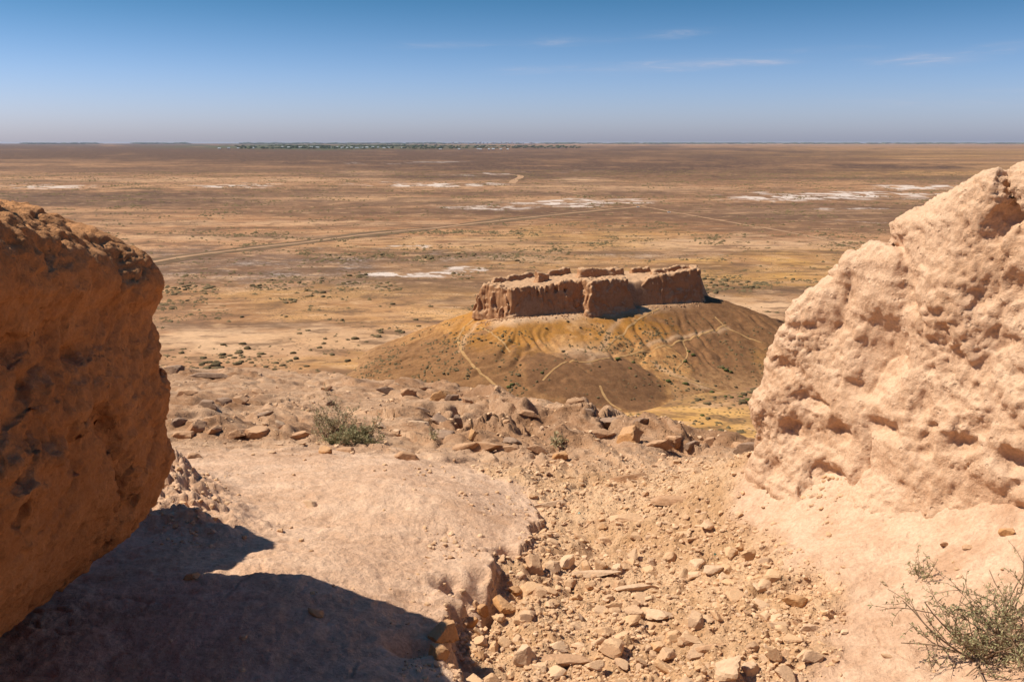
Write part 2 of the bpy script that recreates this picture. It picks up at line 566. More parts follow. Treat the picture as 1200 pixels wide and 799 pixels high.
LEDGES = [([flat_xy(*p) for p in L], h_) for L, h_ in [
    ([(440, 456), (478, 460), (515, 465), (552, 471)], .28), ([(482, 498), (515, 506), (545, 513), (562, 511)], .26), ([(530, 524), (570, 530), (620, 528), (642, 532)], .17),
    ([(640, 502), (668, 497), (700, 512), (722, 515), (745, 517), (762, 522)], .30), ([(735, 490), (760, 500), (775, 516), (802, 526), (832, 526), (862, 529), (900, 531)], .24),
    ([(583, 503), (600, 513), (616, 526)], .20), ([(200, 472), (245, 477), (288, 474)], .22), ([(205, 503), (240, 508), (292, 512)], .20), ([(200, 441), (268, 444)], .28), ([(290, 500), (335, 506), (365, 512)], .10)]]
CRACKS = [[flat_xy(*p) for p in L] for L in [[(686, 470), (700, 482), (706, 496), (714, 506)], [(598, 492), (606, 505), (614, 516)], [(534, 480), (537, 495), (541, 512)], [(618, 500), (628, 512), (634, 524)]]]
CRUST = [flat_xy(*p) for p in [(560, 810), (500, 762), (535, 725), (548, 690), (585, 668), (628, 640), (636, 608), (600, 572), (560, 556)]][::1]
GULLY_L = CRUST + [flat_xy(*p) for p in [(560, 530), (570, 470)]]
GULLY_R = [flat_xy(*p) for p in [(940, 810), (965, 770), (965, 700), (905, 660), (860, 620), (880, 585), (900, 555)]]
HEAP = [flat_xy(172, 575), flat_xy(212, 605), flat_xy(245, 622)]


def ground_parts(X, Y):
    X = np.asarray(X, float); Y = np.asarray(Y, float)
    b = base_z(X, Y)
    wx = X + 0.10 * perlin2(X * 3.1, Y * 3.1, 5) + 0.035 * perlin2(X * 11, Y * 11, 6)
    wy = Y + 0.10 * perlin2(X * 3.1, Y * 3.1, 7) + 0.035 * perlin2(X * 11, Y * 11, 8)
    dl = polyline_sd(wx + .02 * perlin2(X * 13, Y * 13, 71), wy + .02 * perlin2(X * 13, Y * 13, 72), CRUST)
    dg = polyline_sd(wx, wy, GULLY_L)
    dr = polyline_sd(wx, wy, GULLY_R)
    far = sstep(6.0, 8.0, Y + 0.6 * perlin2(X * 1.2, Y * 1.2, 9) + 0.7 * sstep(-2.5, -.5, X) * 0)
    rub = sstep(-0.05, 0.10, dg) * sstep(-0.10, 0.12, -dr) * (1 - 0.6 * far)
    near = np.exp(-np.maximum(dl, 0) / 0.45)
    lip = 0.35 + 0.65 * sstep(-.1, .35, perlin2(X * 2.6, Y * 2.6, 77) + .25 * sstep(4.6, 3.6, Y))
    drop = 0.11 * lip * sstep(-0.02, 0.05 + .22 * (1 - lip), dl) * near * sstep(6.2, 5.0, Y)
    z = b - drop + 0.035 * np.exp(-(np.minimum(dl, 0) / 0.16) ** 2) * (dl < 0) * sstep(6, 5, Y)
    # cavities under the crust lip and the pit beside the right wall
    for (px, py, r, dep) in [(592, 650, .09, .14), (545, 697, .10, .16), (480, 752, .10, .08), (884, 552, .09, .20), (938, 702, .07, .08), (972, 728, .05, .05)]:
        cx, cy = flat_xy(px, py)
        z = z - dep * np.exp(-(((wx - cx) / r) ** 2 + ((wy - cy) / (r * 1.25)) ** 2) ** 1.5)
    # heap of fallen clay at the foot of the left wall
    dh = np.abs(polyline_sd(X, Y, HEAP))
    hx, hy = HEAP[0]
    run = np.clip(np.hypot(X - hx, Y - hy) / 1.0, 0, 1)
    heap = np.exp(-(dh / (0.30)) ** 2) * (1 - run * 0.75)
    z = z + 0.33 * heap * (1 + 0.55 * fbm2(X * 6, Y * 6, 4, .65, 41))
    # clay washed down from the right wall lies against its foot
    sr = (X - _rl[0, 0]) * _tan[0] + (Y - _rl[0, 1]) * _tan[1]
    nr_ = (X - _rl[0, 0]) * _nrm[0] + (Y - _rl[0, 1]) * _nrm[1] - np.interp(sr, _rs, _rn)
    da = np.hypot(np.maximum(nr_, 0), np.maximum(-sr - .05, 0))
    z = z + .31 * np.exp(-da / .42) * sstep(3.2, 2.4, sr)
    # relief
    rough = 0.25 + 1.0 * rub + 0.55 * far + 1.6 * heap
    dist = np.clip(Y / 5.0, 0.7, 4.0)
    z = z + 0.035 * fbm2(X * 0.9, Y * 0.9, 3, .5, 12)
    z = z + 0.020 * rough * np.sqrt(dist) * fbm2(X * 3.3 / np.sqrt(dist), Y * 3.3 / np.sqrt(dist), 4, .55, 20)
    z = z + 0.0055 * (0.5 + rough) * fbm2(X * 17, Y * 17, 3, .6, 30)
    # worn smooth clay: faint scour lines
    z = z - 0.012 * (1 - rub) * (1 - far) * np.maximum(0, perlin2(X * 2.2 + Y * 1.0, Y * 5.5 - X * 1.5, 50) - .15)
    ck = perlin2(X * 1.7 + .15 * perlin2(X * 9, Y * 9, 57), Y * 2.3 + .15 * perlin2(X * 9, Y * 9, 58), 56)
    z = z - .013 * np.exp(-(ck / .018) ** 2) * sstep(-.1, .3, perlin2(X * 1.1, Y * 1.3, 59)) * (1 - rub)
    nick = perlin2(X * 9 + 3, Y * 12, 52); z = z - .018 * np.maximum(0, nick - .30) * (1 - rub)
    z = z + .006 * fbm2(X * 8, Y * 14, 4, .65, 54) * (1 - rub)
    f1, f2, rid = voro2(wx * 8.0, wy * 8.0, 3)
    z = z + rub * 0.045 * np.clip(0.62 - f1, 0, 1) * (rid > .25) * (0.4 + rid)
    f1, f2, rid2 = voro2(wx * 19, wy * 19, 4)
    z = z + (rub + .35 * far + .6 * heap) * 0.022 * np.clip(0.6 - f1, 0, 1) * (rid2 > .2) * (0.4 + rid2)
    # the rocky brow beyond: broken ledges that step down away from the sun
    lg = fbm2(X * 0.75 + 0.2 * Y, Y * 0.55, 4, .55, 60)
    cell = voro2(wx * 1.25 + .4 * lg, wy * 0.95 + .4 * lg, 8)
    z = z + far * (0.07 * (cell[2] - .5) * sstep(0.0, .22, cell[1] - cell[0]) - 0.035 * (1 - sstep(0, .11, cell[1] - cell[0])))
    lg3 = lg * 3.0; lr = np.round(lg3)
    z = z + far * np.sqrt(dist) * 0.035 * (lr + .5 * np.clip((lg3 - lr) / .5, -1, 1) ** 5) / 1.5 * sstep(-.15, .25, perlin2(X * .5, Y * .3, 63))
    c2 = voro2(wx * 3.4 + lg, wy * 2.8 + lg, 14)
    z = z + far * 0.030 * (c2[2] - .5) * sstep(0.02, .25, c2[1] - c2[0]) * sstep(-.1, .3, perlin2(X * .8, Y * .6, 64))
    ledge = np.zeros(X.shape)
    for pts, h_ in LEDGES:
        near_ = np.hypot(X - pts[0][0], Y - pts[0][1]) < 8
        if near_.any():
            wob = np.sqrt(dist)
            sd = -polyline_sd(X + .10 * wob * perlin2(X * 1.1, Y * 1.1, 91), Y + .16 * wob * perlin2(X * 1.3, Y * 1.0, 92) + .05 * perlin2(X * 4, Y * 4, 93), pts)
            end = np.minimum(np.hypot(X - pts[0][0], Y - pts[0][1]), np.hypot(X - pts[-1][0], Y - pts[-1][1]))
            brk = .45 + .55 * sstep(-.2, .2, perlin2(X * 1.9, Y * .6, 94))
            st = 0
            for q_, (o_, a_) in enumerate(((0, .42), (.10, .33), (.24, .25))):
                jog = .05 * wob * perlin2(X * 3.2 + 9 * q_, Y * 2.6, 97 + q_)
                st = st + a_ * sstep(-.02, .03, sd + jog - o_ * wob)
            z = z + .62 * h_ * brk * st * np.exp(-np.maximum(sd - .2 * wob, 0) / (.55 * wob)) * sstep(0, .3, end)
            ledge = np.maximum(ledge, np.exp(-((sd - .08 * wob) / (.30 * wob)) ** 2) * sstep(-.1, .25, end))
    for pts in CRACKS:
        dc = np.abs(polyline_sd(X + .1 * perlin2(X * 3, Y * 3, 95), Y + .1 * perlin2(X * 3, Y * 3, 96), pts))
        z = z - .16 * np.exp(-(dc / .06) ** 2)
    # the brow of the hill
    u = X / np.maximum(Y, 2.3)
    Yc = np.interp(u, _cru, _cr[:, 1]); zc = np.interp(u, _cru, _cr[:, 2])
    fall = zc + 0.25 - 0.72 * (Y - Yc) + 0.25 * fbm2(X * .35, Y * .35, 4, .5, 70) * sstep(0, 10, Y - Yc)
    z = smin(z, fall, 0.35)
    return z, rub, far, np.clip(ledge, 0, 1)


def ground_z(X, Y):
    return ground_parts(np.atleast_1d(X), np.atleast_1d(Y))[0]


def hit_ground(px, py):
    """where a line of sight meets the near ground, z relative to the camera"""
    d = px_dir(px, py)
    t = np.linspace(2.0, 27, 2600)
    g = d[2] * t - ground_z(d[0] * t, d[1] * t)
    i = int(np.argmax(g < 0)) if (g < 0).any() else len(t) - 1
    return d * t[i]


ang = np.concatenate([np.linspace(-85, -38, 40)[:-1], np.linspace(-38, 38, 700), np.linspace(38, 85, 40)[1:]])
rr_ = np.concatenate([np.linspace(0.4, 2.3, 30)[:-1], np.geomspace(2.3, 30, 760), np.geomspace(30, 150, 70)[1:]])
A_, R_ = np.meshgrid(np.radians(ang), rr_, indexing='xy')
GX, GY = R_ * np.sin(A_), R_ * np.cos(A_)
gz, grub, gfar, gcr = ground_parts(GX.ravel(), GY.ravel())
gz = np.maximum(gz, -H - 1.0)
me = mesh_np("ground", np.stack([GX.ravel(), GY.ravel(), gz + H], 1), grid_faces(len(rr_), len(ang))[:, ::-1], True, {'rubble': grub, 'far': gfar, 'crust': gcr})
kind(obj("ground", me, M['ground']), 'structure')
del A_, R_

# ------------------------------------------------------------------ the two clay walls of the gap
def wall_disp(seed, amp):
    def f(x, y, z):
        wx = x + 0.10 * perlin3(x * 2.2, y * 2.2, z * 2.2, seed + 50)
        wz = z + 0.10 * perlin3(x * 2.2, y * 2.2, z * 2.2, seed + 51)
        d = 0.13 * perlin3(wx * 1.5, y * 1.5, wz * 1.6, seed)
        m = .15 + .85 * sstep(-.15, .35, perlin3(x * 1.25, y * 1.25, z * 1.4, seed + 60))     # broad plain faces between broken ones
        a = perlin3(wx * 2.6, y * 2.6, wz * 2.8, seed + 1)
        d = d - 0.13 * (np.abs(a) - 0.30) * (.5 + .5 * m)
        b = perlin3(wx * 6.2, y * 6.2, wz * 6.8, seed + 2)
        d = d - 0.075 * (np.abs(b) - 0.30) * m
        d = d + 0.020 * m * perlin3(x * 13, y * 13, z * 15, seed + 3)
        g = perlin3(wx * 1.45 + 3, y * 1.45, wz * .9, seed + 4)
        d = d + 0.13 * np.exp(-(g / .045) ** 2) * sstep(-.15, .25, perlin3(x * 1.7, y * 1.7, z * 1.7, seed + 61))
        g = perlin3(wx * 1.1 + 3, y * 1.1, wz * 3.2, seed + 6)
        d = d + 0.06 * np.exp(-(g / .04) ** 2) * m
        c = perlin3(x * 7.5 + 9, y * 7.5, wz * 8.5, seed + 5)
        d = d + 0.13 * m * np.maximum(0, c - 0.40)
        return d * amp
    return f


def wall_fine(seed, amp, block=1.0):
    """what a close look shows: crumbs, flaked blocks parted by cracks, little pits"""
    def f(x, y, z):
        wx = x + .05 * perlin3(x * 5, y * 5, z * 5, seed + 30); wz = z + .05 * perlin3(x * 5, y * 5, z * 5, seed + 31)
        d = 0.011 * fbm3(x * 15, y * 15, z * 18, 4, .70, seed) * (.55 + .6 * sstep(-.25, .3, perlin3(x * 1.6, y * 1.6, z * 1.6, seed + 40)))
        msk = sstep(-.25, .3, perlin3(x * 1.6, y * 1.6, z * 1.6, seed + 40))
        f1, f2, rid = voro3(wx * 5.2, y * 5.2, wz * 6.0, seed + 20)
        d = d + block * msk * (.030 * (rid - .5) - .030 * np.exp(-((f2 - f1) / .07) ** 2))
        f1, f2, rid = voro3(wx * 15, y * 15, wz * 17, seed + 21)
        m2 = sstep(.0, .45, perlin3(x * 2.3 + 5, y * 2.3, z * 2.3, seed + 41))
        d = d + m2 * (.008 * (rid - .5) - .009 * np.exp(-((f2 - f1) / .10) ** 2))
        e = perlin3(x * 21, y * 21, z * 13, seed + 15); d = d - .008 * np.abs(e) * 1.6
        d = d - .016 * np.exp(-(perlin3(wx * 2.6, y * 2.6, wz * 1.5, seed + 16) / .035) ** 2) * sstep(-.1, .3, e + .2)
        r = perlin3(x * 26, y * 26, z * 32, seed + 9)
        d = d - 0.022 * np.maximum(0, r - .34) * msk
        d = d + .007 * perlin3(x * 2.2, y * 2.2, z * 26 + wx * 3, seed + 17)
        return d * amp
    return f


def voro3(x, y, z, seed=0):
    xi, yi, zi = np.floor(x).astype(np.int64), np.floor(y).astype(np.int64), np.floor(z).astype(np.int64)
    f1 = np.full(np.shape(x), 9.0, np.float32); f2 = f1.copy(); rid = np.zeros(np.shape(x), np.float32)
    for k in (-1, 0, 1):
        for j in (-1, 0, 1):
            for i in (-1, 0, 1):
                h = _hash(xi + i, yi + j, zi + k, seed)
                d = np.sqrt((x - xi - i - (h & np.uint32(255)) / 255.0) ** 2 + (y - yi - j - ((h >> np.uint32(8)) & np.uint32(255)) / 255.0) ** 2 + (z - zi - k - ((h >> np.uint32(16)) & np.uint32(255)) / 255.0) ** 2).astype(np.float32)
                m = d < f1
                f2 = np.where(m, f1, np.minimum(f2, d)); rid = np.where(m, ((h >> np.uint32(24)) & np.uint32(255)) / 255.0, rid); f1 = np.where(m, d, f1)
    return f1, f2, rid


def carve(base, spots, amt=1.5):
    """hollows weathered into a wall: centre where the line of sight meets it, half width and half height in pixels, depth in metres"""
    out = []
    for (px, py, rx, ry, dep) in spots:
        d = px_dir(px, py); t = np.linspace(1.5, 7.0, 1200)
        g = base(d[0] * t, d[1] * t, d[2] * t)
        i = int(np.argmax(g < 0)) if (g < 0).any() else None
        if i is not None:
            out.append((d * t[i], rx * t[i] / F, ry * t[i] / F, dep))
    def f(x, y, z):
        s_ = 0
        for c, a, b_, dep in out:
            q2 = ((x - c[0]) ** 2 + (y - c[1]) ** 2) / (a * a) + ((z - c[2]) / b_) ** 2
            s_ = s_ + amt * dep * np.exp(-q2 * q2 * .5)
        return s_
    return f


# left wall: bulging over an undercut foot
_pz = np.array([-2.4, -2.0, -1.85, -1.7, -1.5, -1.28, -1.0, -0.74, -0.64, -0.55, -0.40, -0.25, 0.0, 0.3])
_pxv = np.array([-2.15, -2.00, -1.87, -1.71, -1.55, -1.43, -1.40, -1.44, -1.42, -1.37, -1.40, -1.55, -1.80, -2.1])


LEFT_HOLES = [(122, 335, 10, 24, .12), (66, 388, 16, 8, .09), (25, 408, 26, 9, .08), (92, 415, 22, 8, .06), (45, 505, 8, 14, .10), (92, 522, 16, 22, .10), (150, 546, 8, 12, .08), (76, 622, 16, 10, .10), (92, 640, 9, 16, .08), (118, 640, 7, 12, .07), (55, 285, 14, 16, .06), (15, 600, 12, 16, .05), (150, 590, 9, 12, .06)]
RIGHT_HOLES = [(1057, 322, 13, 38, .13), (1030, 415, 26, 34, .16), (988, 345, 14, 20, .07), (1183, 253, 14, 8, .13), (1172, 268, 10, 14, .08), (1192, 335, 14, 10, .09), (1166, 402, 16, 7, .08), (1150, 430, 7, 20, .07), (1010, 457, 20, 10, .06), (915, 430, 14, 8, .07),
               (928, 503, 10, 9, .08), (985, 505, 14, 9, .06), (965, 562, 26, 12, .12), (945, 568, 7, 18, .08), (905, 548, 9, 9, .09), (1192, 542, 18, 10, .16), (1104, 396, 8, 14, .06), (1078, 468, 8, 22, .05), (1150, 345, 10, 16, .06), (1035, 500, 22, 8, .06), (1090, 515, 8, 20, .05), (950, 470, 22, 6, .05), (1130, 520, 16, 9, .06)]


def plus(f, g):
    return lambda x, y, z: f(x, y, z) + g(x, y, z)


def left_base(X, Y, Z):
    xf = np.interp(Z + (Y - 3.4) * 0.16, _pz, _pxv) - 0.05 * np.clip(Y - 3.3, -2, 0)
    f1 = X - xf
    yf = 3.82 - 0.08 * sstep(-1.5, -1.9, X) - 0.25 * sstep(-1.4, -2.0, Z)
    f2 = (Y - yf) * 0.95
    zt = -0.08 - 0.18 * (Y - 2.6) - 0.38 * np.maximum(0, X + 1.75) + .66 * sstep(-1.70, -2.1, X) * sstep(3.25, 2.80, Y)  # last term lifts the out-of-view top to lengthen its cast shadow
    f3 = (Z - zt) * 0.95
    f = smax(smax(f1, f2, 0.40), f3, 0.16)
    lump = np.sqrt(((X + 2.85) / .46) ** 2 + ((Y - 4.33) / .36) ** 2 + ((Z + 1.25) / 1.22) ** 2) - 1  # unseen lump behind the wall, shaped to cast its far shadow tip
    f = smin(f, lump * .38, .08)
    lump = np.sqrt(((X + 2.72) / .42) ** 2 + ((Y - 4.02) / .36) ** 2 + ((Z + 1.25) / 1.0) ** 2) - 1  # second unseen lump, added to close a lit gap in that shadow
    f = smin(f, lump * .38, .08)
    f = np.maximum(f, -(X + 3.4)); f = np.maximum(f, -(Y - 0.9))
    return np.maximum(f, -2.3 - Z)


V, Fq = sdf_mesh((-3.5, 0.8, -2.4), (-1.0, 5.0, 0.6), 0.026, left_base, plus(wall_disp(100, .58), carve(left_base, LEFT_HOLES, 2.3)), 0.42)
keep_fine = V[:, 1] > 1.5
V, Fq = refine(V, Fq, 1, wall_fine(120, 1.0, .42))
o = np.array([-2.3, 2.6, -1.95])
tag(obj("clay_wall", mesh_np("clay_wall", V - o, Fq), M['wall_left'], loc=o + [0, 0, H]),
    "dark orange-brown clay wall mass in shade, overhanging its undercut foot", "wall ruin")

# right wall: sunlit, its top falling away towards the gap
_rzt = np.array([-1.10, -.92, -.68, -.44, -.26, -.12, .02, .2])


def right_base(X, Y, Z):
    s = (X - _rl[0, 0]) * _tan[0] + (Y - _rl[0, 1]) * _tan[1]
    n = (X - _rl[0, 0]) * _nrm[0] + (Y - _rl[0, 1]) * _nrm[1]
    zt = np.interp(s, _rs, _rzt, left=None)
    zt = np.where(s < 0, -1.10 + s * 2.4, zt)
    foot = 0.04 * sstep(-1.0, -1.5, Z) + 0.22 * sstep(-1.6, -2.1, Z) * sstep(-.3, .7, s) + 0.06 * sstep(-.3, -.9, Z)
    f1 = n - np.interp(s, _rs, _rn) - foot + 0.02
    f2 = (-s + 0.05 - 0.02 * sstep(-1.6, -2.1, Z)) * 0.95
    f3 = (Z - zt - 0.10 * np.clip(-n, 0, 1)) * 0.72
    f = smax(smax(f1, f2, 0.3), f3, 0.20)
    f = np.maximum(f, s - 3.1); f = np.maximum(f, -n - 1.7)
    return np.maximum(f, -2.5 - Z)


V, Fq = sdf_mesh((0.9, 2.4, -2.6), (4.3, 6.5, 0.6), 0.026, right_base, plus(wall_disp(200, .58), carve(right_base, RIGHT_HOLES, 1.25)), 0.42)
V, Fq = refine(V, Fq, 1, wall_fine(220, 1.0, .22))
o = np.array([2.2, 4.4, -2.05])
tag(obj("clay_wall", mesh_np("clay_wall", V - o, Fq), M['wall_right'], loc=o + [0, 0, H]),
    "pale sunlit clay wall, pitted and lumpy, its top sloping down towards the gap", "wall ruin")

# ------------------------------------------------------------------ the mound and its fort
MC = np.array([38.0, 375.0]); MA = np.array([.905, .425]); MN = np.array([.425, -.905])    # centre, long axis, outward to the viewer
AX, AR = plain_pt(685, 448, 4)                                                              # dark apron at the foot of the mound


def mound_z(X, Y):
    X = np.asarray(X, float); Y = np.asarray(Y, float)
    s = (X - MC[0]) * MA[0] + (Y - MC[1]) * MA[1]
    n = (X - MC[0]) * MN[0] + (Y - MC[1]) * MN[1]
    dx, dy = np.maximum(np.abs(s) - 50, 0), np.where(n > 0, np.maximum(n - 20, 0), np.maximum(-n - 11, 0))
    d = np.hypot(dx, dy)
    th = np.arctan2(dy * np.sign(n), dx * np.sign(s) + 1e-6)
    W = 60 + np.where(s > 0, -12, 10) * dx / (dy + dx + 1e-6) - 16 * sstep(12, -14, n)
    t = d / W
    z = 19.8 * np.maximum(0, 1 - t) ** 1.06
    # rain gullies that run down the slope
    ang_ = np.where(dy > 0, s * 0.10, 0) + th * 4.0
    slope = sstep(0.02, .25, t) * sstep(1.0, .55, t)
    wob = fbm2(X * .03, Y * .03, 3, .5, 81)
    g1 = perlin2(ang_ * 1.1 + wob * 1.2, t * .7, 82); g2 = perlin2(ang_ * 3.1 + wob * 2, t * 1.5, 83)
    z = z - slope * (0.95 * np.exp(-(g1 / .20) ** 2) + 0.18 * np.exp(-(g2 / .22) ** 2))
    z = z + slope * (1.2 * perlin2(X * .022, Y * .022, 84) + .45 * fbm2(X * .09, Y * .09, 3, .5, 85))
    z = z + 0.10 * fbm2(X * .45, Y * .45, 3, .55, 86) * sstep(1.05, .9, t)
    # apron
    q = np.hypot((X - AX - 4) / 27, (Y - AR + 3) / 23)
    z = z + 3.6 * np.maximum(0, 1 - q ** 2) ** 1.3
    return z - 0.35 * sstep(.9, 1.0, t) * (q > 1), t, q, s, n, g1


def line_sd(X, Y, pts):
    return np.abs(polyline_sd(X, Y, pts))


def mound_hit(px, py):
    d = px_dir(px, py)
    t = np.linspace(240, 460, 900)
    g = H + d[2] * t - mound_z(d[0] * t, d[1] * t)[0]
    i = int(np.argmax(g < 0)) if (g < 0).any() else len(t) - 1
    return d[0] * t[i], d[1] * t[i]


mx = np.arange(-90, 150, 0.48); my = np.arange(262, 470, 0.62)
MXg, MYg = np.meshgrid(mx, my, indexing='xy')
mz, mt, mq, ms, mn, mg1 = mound_z(MXg.ravel(), MYg.ravel())
MXf, MYf = MXg.ravel(), MYg.ravel()
nz1 = fbm2(MXf * .06, MYf * .06, 4, .55, 90); nz2 = fbm2(MXf * .25, MYf * .25, 3, .6, 91)
# dark gravel, orange clay and dry grass lie in patches
dark = sstep(1.05, .75, mq + .22 * nz1) * 1.0
dark = np.maximum(dark, sstep(-16, 8, ms + 13 * nz1 + 6 * nz2) * .95)
dark = np.maximum(dark, sstep(-58, -78, ms + 8 * nz1 - .35 * mn) * .8)
dark = np.maximum(dark, sstep(.0, .5, nz1 + .3 * nz2) * sstep(.1, .5, mt) * .5)
foot = sstep(.70, 1.0, mt + .10 * nz1) * (mq > .95)
orange = .75 * sstep(.02, .10, mt) * sstep(.45, .2, mt + .12 * nz1) * sstep(25, 0, ms + 6 * nz1) * sstep(-.35, .25, nz1 + .5 * nz2 + .25)
pale = sstep(.10, .0, mt + .05 * nz1) * sstep(40, 5, ms + 8 * nz1)
px_, py_ = plain_pt(682, 422, 8)
pale = np.maximum(pale, .7 * np.exp(-((MXf - px_) / 9) ** 2 - ((MYf - py_) / 6) ** 2 + .6 * nz2))
for gp in ([(740, 362), (716, 385), (705, 410), (690, 425)], [(853, 385), (800, 395), (760, 405)], [(765, 425), (790, 440), (830, 455)], [(560, 378), (545, 395), (540, 410)]):
    pts = [mound_hit(*p) for p in gp]
    pale = np.maximum(pale, .55 * np.exp(-(line_sd(MXf + nz2, MYf + nz2, pts) / 1.2) ** 2))
ochre = sstep(.55, .95, mt + .15 * nz1) * sstep(20, 55, ms + 10 * nz1) * sstep(.75, 1.05, mq)


def mound_mat():
    m, t = material("mound_soil")
    P = t.n('ShaderNodeNewGeometry').outputs['Position']
    n1 = t.noise(P, .35, 5, .65); n2 = t.noise(P, 1.6, 4, .7)
    base = t.mix(t.ramp01(n1, .38, .62), (.37, .18, .066), (.54, .29, .11))
    col = t.mix(t.attr('dark'), base, t.mix(t.ramp01(n1, .35, .65), (.155, .076, .036), (.225, .112, .052)))
    col = t.mix(t.attr('orange'), col, t.mix(t.ramp01(n1, .4, .6), (.42, .195, .035), (.34, .145, .028)))
    col = t.mix(t.math('MULTIPLY', t.attr('foot'), t.ramp01(n1, .3, .6)), col, (.38, .21, .098))
    col = t.mix(t.attr('ochre'), col, (.52, .275, .075))
    col = t.mix(t.attr('pale'), col, (.55, .36, .22))
    gr = t.n('ShaderNodeMapRange', {'Value': n2, 'From Min': 0.3, 'From Max': 0.7, 'To Min': 0.75, 'To Max': 1.15}).outputs[0]
    col = t.mix(1.0, col, t.n('ShaderNodeCombineColor', {0: gr, 1: gr, 2: gr}).outputs[0], 'MULTIPLY')
    tuft = t.math('MULTIPLY', t.ramp01(t.voro(P, .55), .30, .16), t.ramp01(n1, .42, .6))
    col = t.mix(t.math('MULTIPLY', tuft, .55), col, (.13, .095, .045))
    finish(t, col, .95, t.math('ADD', n1, t.math('MULTIPLY', n2, .6)), .35, .6)
    return m


M['mound'] = mound_mat()
me = mesh_np("mound", np.stack([MXf, MYf, mz], 1), grid_faces(len(my), len(mx)), True,
             {'dark': dark, 'orange': orange, 'pale': pale, 'ochre': ochre, 'foot': foot})
kind(obj("hill", me, M['mound']), 'structure')

# fort: battered rammed-earth walls, each stretch a part
fort_root = empty("fortress", (38, 375, 19.5))
tag(fort_root, "ruined rammed earth fort with battered fluted walls on top of the mound", "fort")
FO = np.array([38, 375, 19.5])


def fort_part(name, p0, p1, thick, zb, zt0, zt1, bat=0.17, ebat=0.12, seed=0, flute=0.55, holes=(), rag=0.5, h=0.34, dips=(), label=None, mat='fort'):
    """a stretch of wall between two plan points; zt0, zt1 its height at either end"""
    p0 = np.array(p0, float); p1 = np.array(p1, float)
    L = np.linalg.norm(p1 - p0); e = (p1 - p0) / L; q = np.array([e[1], -e[0]])
    zm = max(zt0, zt1)
    ext = thick / 2 + bat * (zm - zb) + 1.6

    def base(S, N, Z):
        zt = zt0 + (zt1 - zt0) * np.clip(S / L, 0, 1)
        zt = zt + rag * (fbm2(S * .11 + seed, N * .1, 2, .5, 320 + seed) * 1.3 + .55 * fbm2(S * .5, N * .5 + seed, 3, .6, 300 + seed) - .2)
        for (sd, wd, dp) in dips:
            zt = zt - dp * np.exp(-((S - sd) / wd) ** 2)
        dn = np.maximum(zt - Z, 0)
        talus = 0.9 * np.exp(-np.maximum(Z - zb - 1.5, 0) / 1.3)
        f1 = np.abs(N) - (thick / 2 + bat * dn + talus)
        f2 = np.abs(S - L / 2) - (L / 2 + ebat * dn + talus)
        f3 = Z - zt
        f = smax(smax(f1, f2, 0.8), f3, 0.7)
        for (hs, hz, hr) in holes:
            f = np.maximum(f, hr - np.sqrt((S - hs) ** 2 + (Z - hz) ** 2 + np.maximum(N - 99, 0)) + 50 * (N < 0) * -1)
        return f

    def disp(S, N, Z):
        wob = .8 * perlin3(S * .12, N * .12, Z * .2, seed + 7)
        fl = np.abs(perlin3(S * .33 + wob, N * .33, Z * .035 + seed, seed + 1))
        fl2 = perlin3(S * .95 + wob, N * .95, Z * .07, seed + 2)
        up = sstep(zm + .5, zm - 3.5, Z)
        d = flute * (0.35 - fl) * 1.9 * (.4 + .6 * up) + flute * .5 * fl2
        d = d + .42 * fbm3(S * .30, N * .30, Z * .4, 3, .55, seed + 3)
        d = d + .5 * np.maximum(0, perlin3(S * .5, N * .5, Z * .55, seed + 6) - .35)
        return d

    lo = (-ebat * (zm - zb) - 2.2, -ext, zb - .8); hi = (L + ebat * (zm - zb) + 2.2, ext, zm + 1.6)
    V, Fq = sdf_mesh(lo, hi, h, base, disp, 1.8)
    W = np.stack([p0[0] + V[:, 0] * e[0] + V[:, 1] * q[0], p0[1] + V[:, 0] * e[1] + V[:, 1] * q[1], V[:, 2]], 1) - FO
    me_ = mesh_np(name, W, Fq[:, ::-1])
    o_ = obj(name, me_, M[mat], fort_root)
    if label:
        o_['label'] = label
    return o_


def fz(px, py, z):
    return plain_pt(px, py, z)


T = 5.0
def inset(p0, p1, a):
    """wall axis moved back by a from its front foot line"""
    p0 = np.array(p0, float); p1 = np.array(p1, float)
    e = (p1 - p0) / np.linalg.norm(p1 - p0)
    nb = np.array([-e[1], e[0]])
    return p0 + nb * a, p1 + nb * a


FL, LE, B1, B2, RE = fz(598, 374, 19.3), fz(559, 370, 19.6), fz(690, 368, 19.5), fz(744, 362, 19.5), fz(824, 356, 19.5)
B2r = B2 + np.array([1.0, 5.0])
# left flank, front stretches, the projecting bastion, right stretch
fort_part("curtain_wall", *inset(LE + np.array([0.2, 6.5]), FL + np.array([.6, 2.4]), 2.2), 3.4, 18.0, 31.4, 30.9, .17, .12, 11, 1.3, rag=.7)
fort_part("curtain_wall", *inset(FL + np.array([2.4, 1.5]), B1 + np.array([0, 3.2]), 4.4), 4.2, 18.0, 30.6, 32.6, .17, .15, 12, .85,
          holes=[(6.0, 28.0, .42), (9.8, 28.3, .38), (13.8, 28.6, .42), (17.6, 28.9, .38), (21.5, 28.6, .3), (17.5, 21.9, .75)], rag=.7)
fort_part("bastion", *inset(B1 + np.array([1.3, -1.2]), B2 + np.array([-1.8, -1.6]), 5.2), 6.6, 18.0, 32.7, 32.9, .17, .15, 13, .8, rag=.6)
fort_part("curtain_wall", *inset(B2r + np.array([1.5, 1.0]), RE + np.array([-1.5, 2.0]), 4.6), 4.4, 18.0, 31.4, 33.5, .17, .16, 14, .85,
          rag=.35, dips=[(-1.0, 5.0, 5.5)])
RB = fz(818, 312, 31.5)
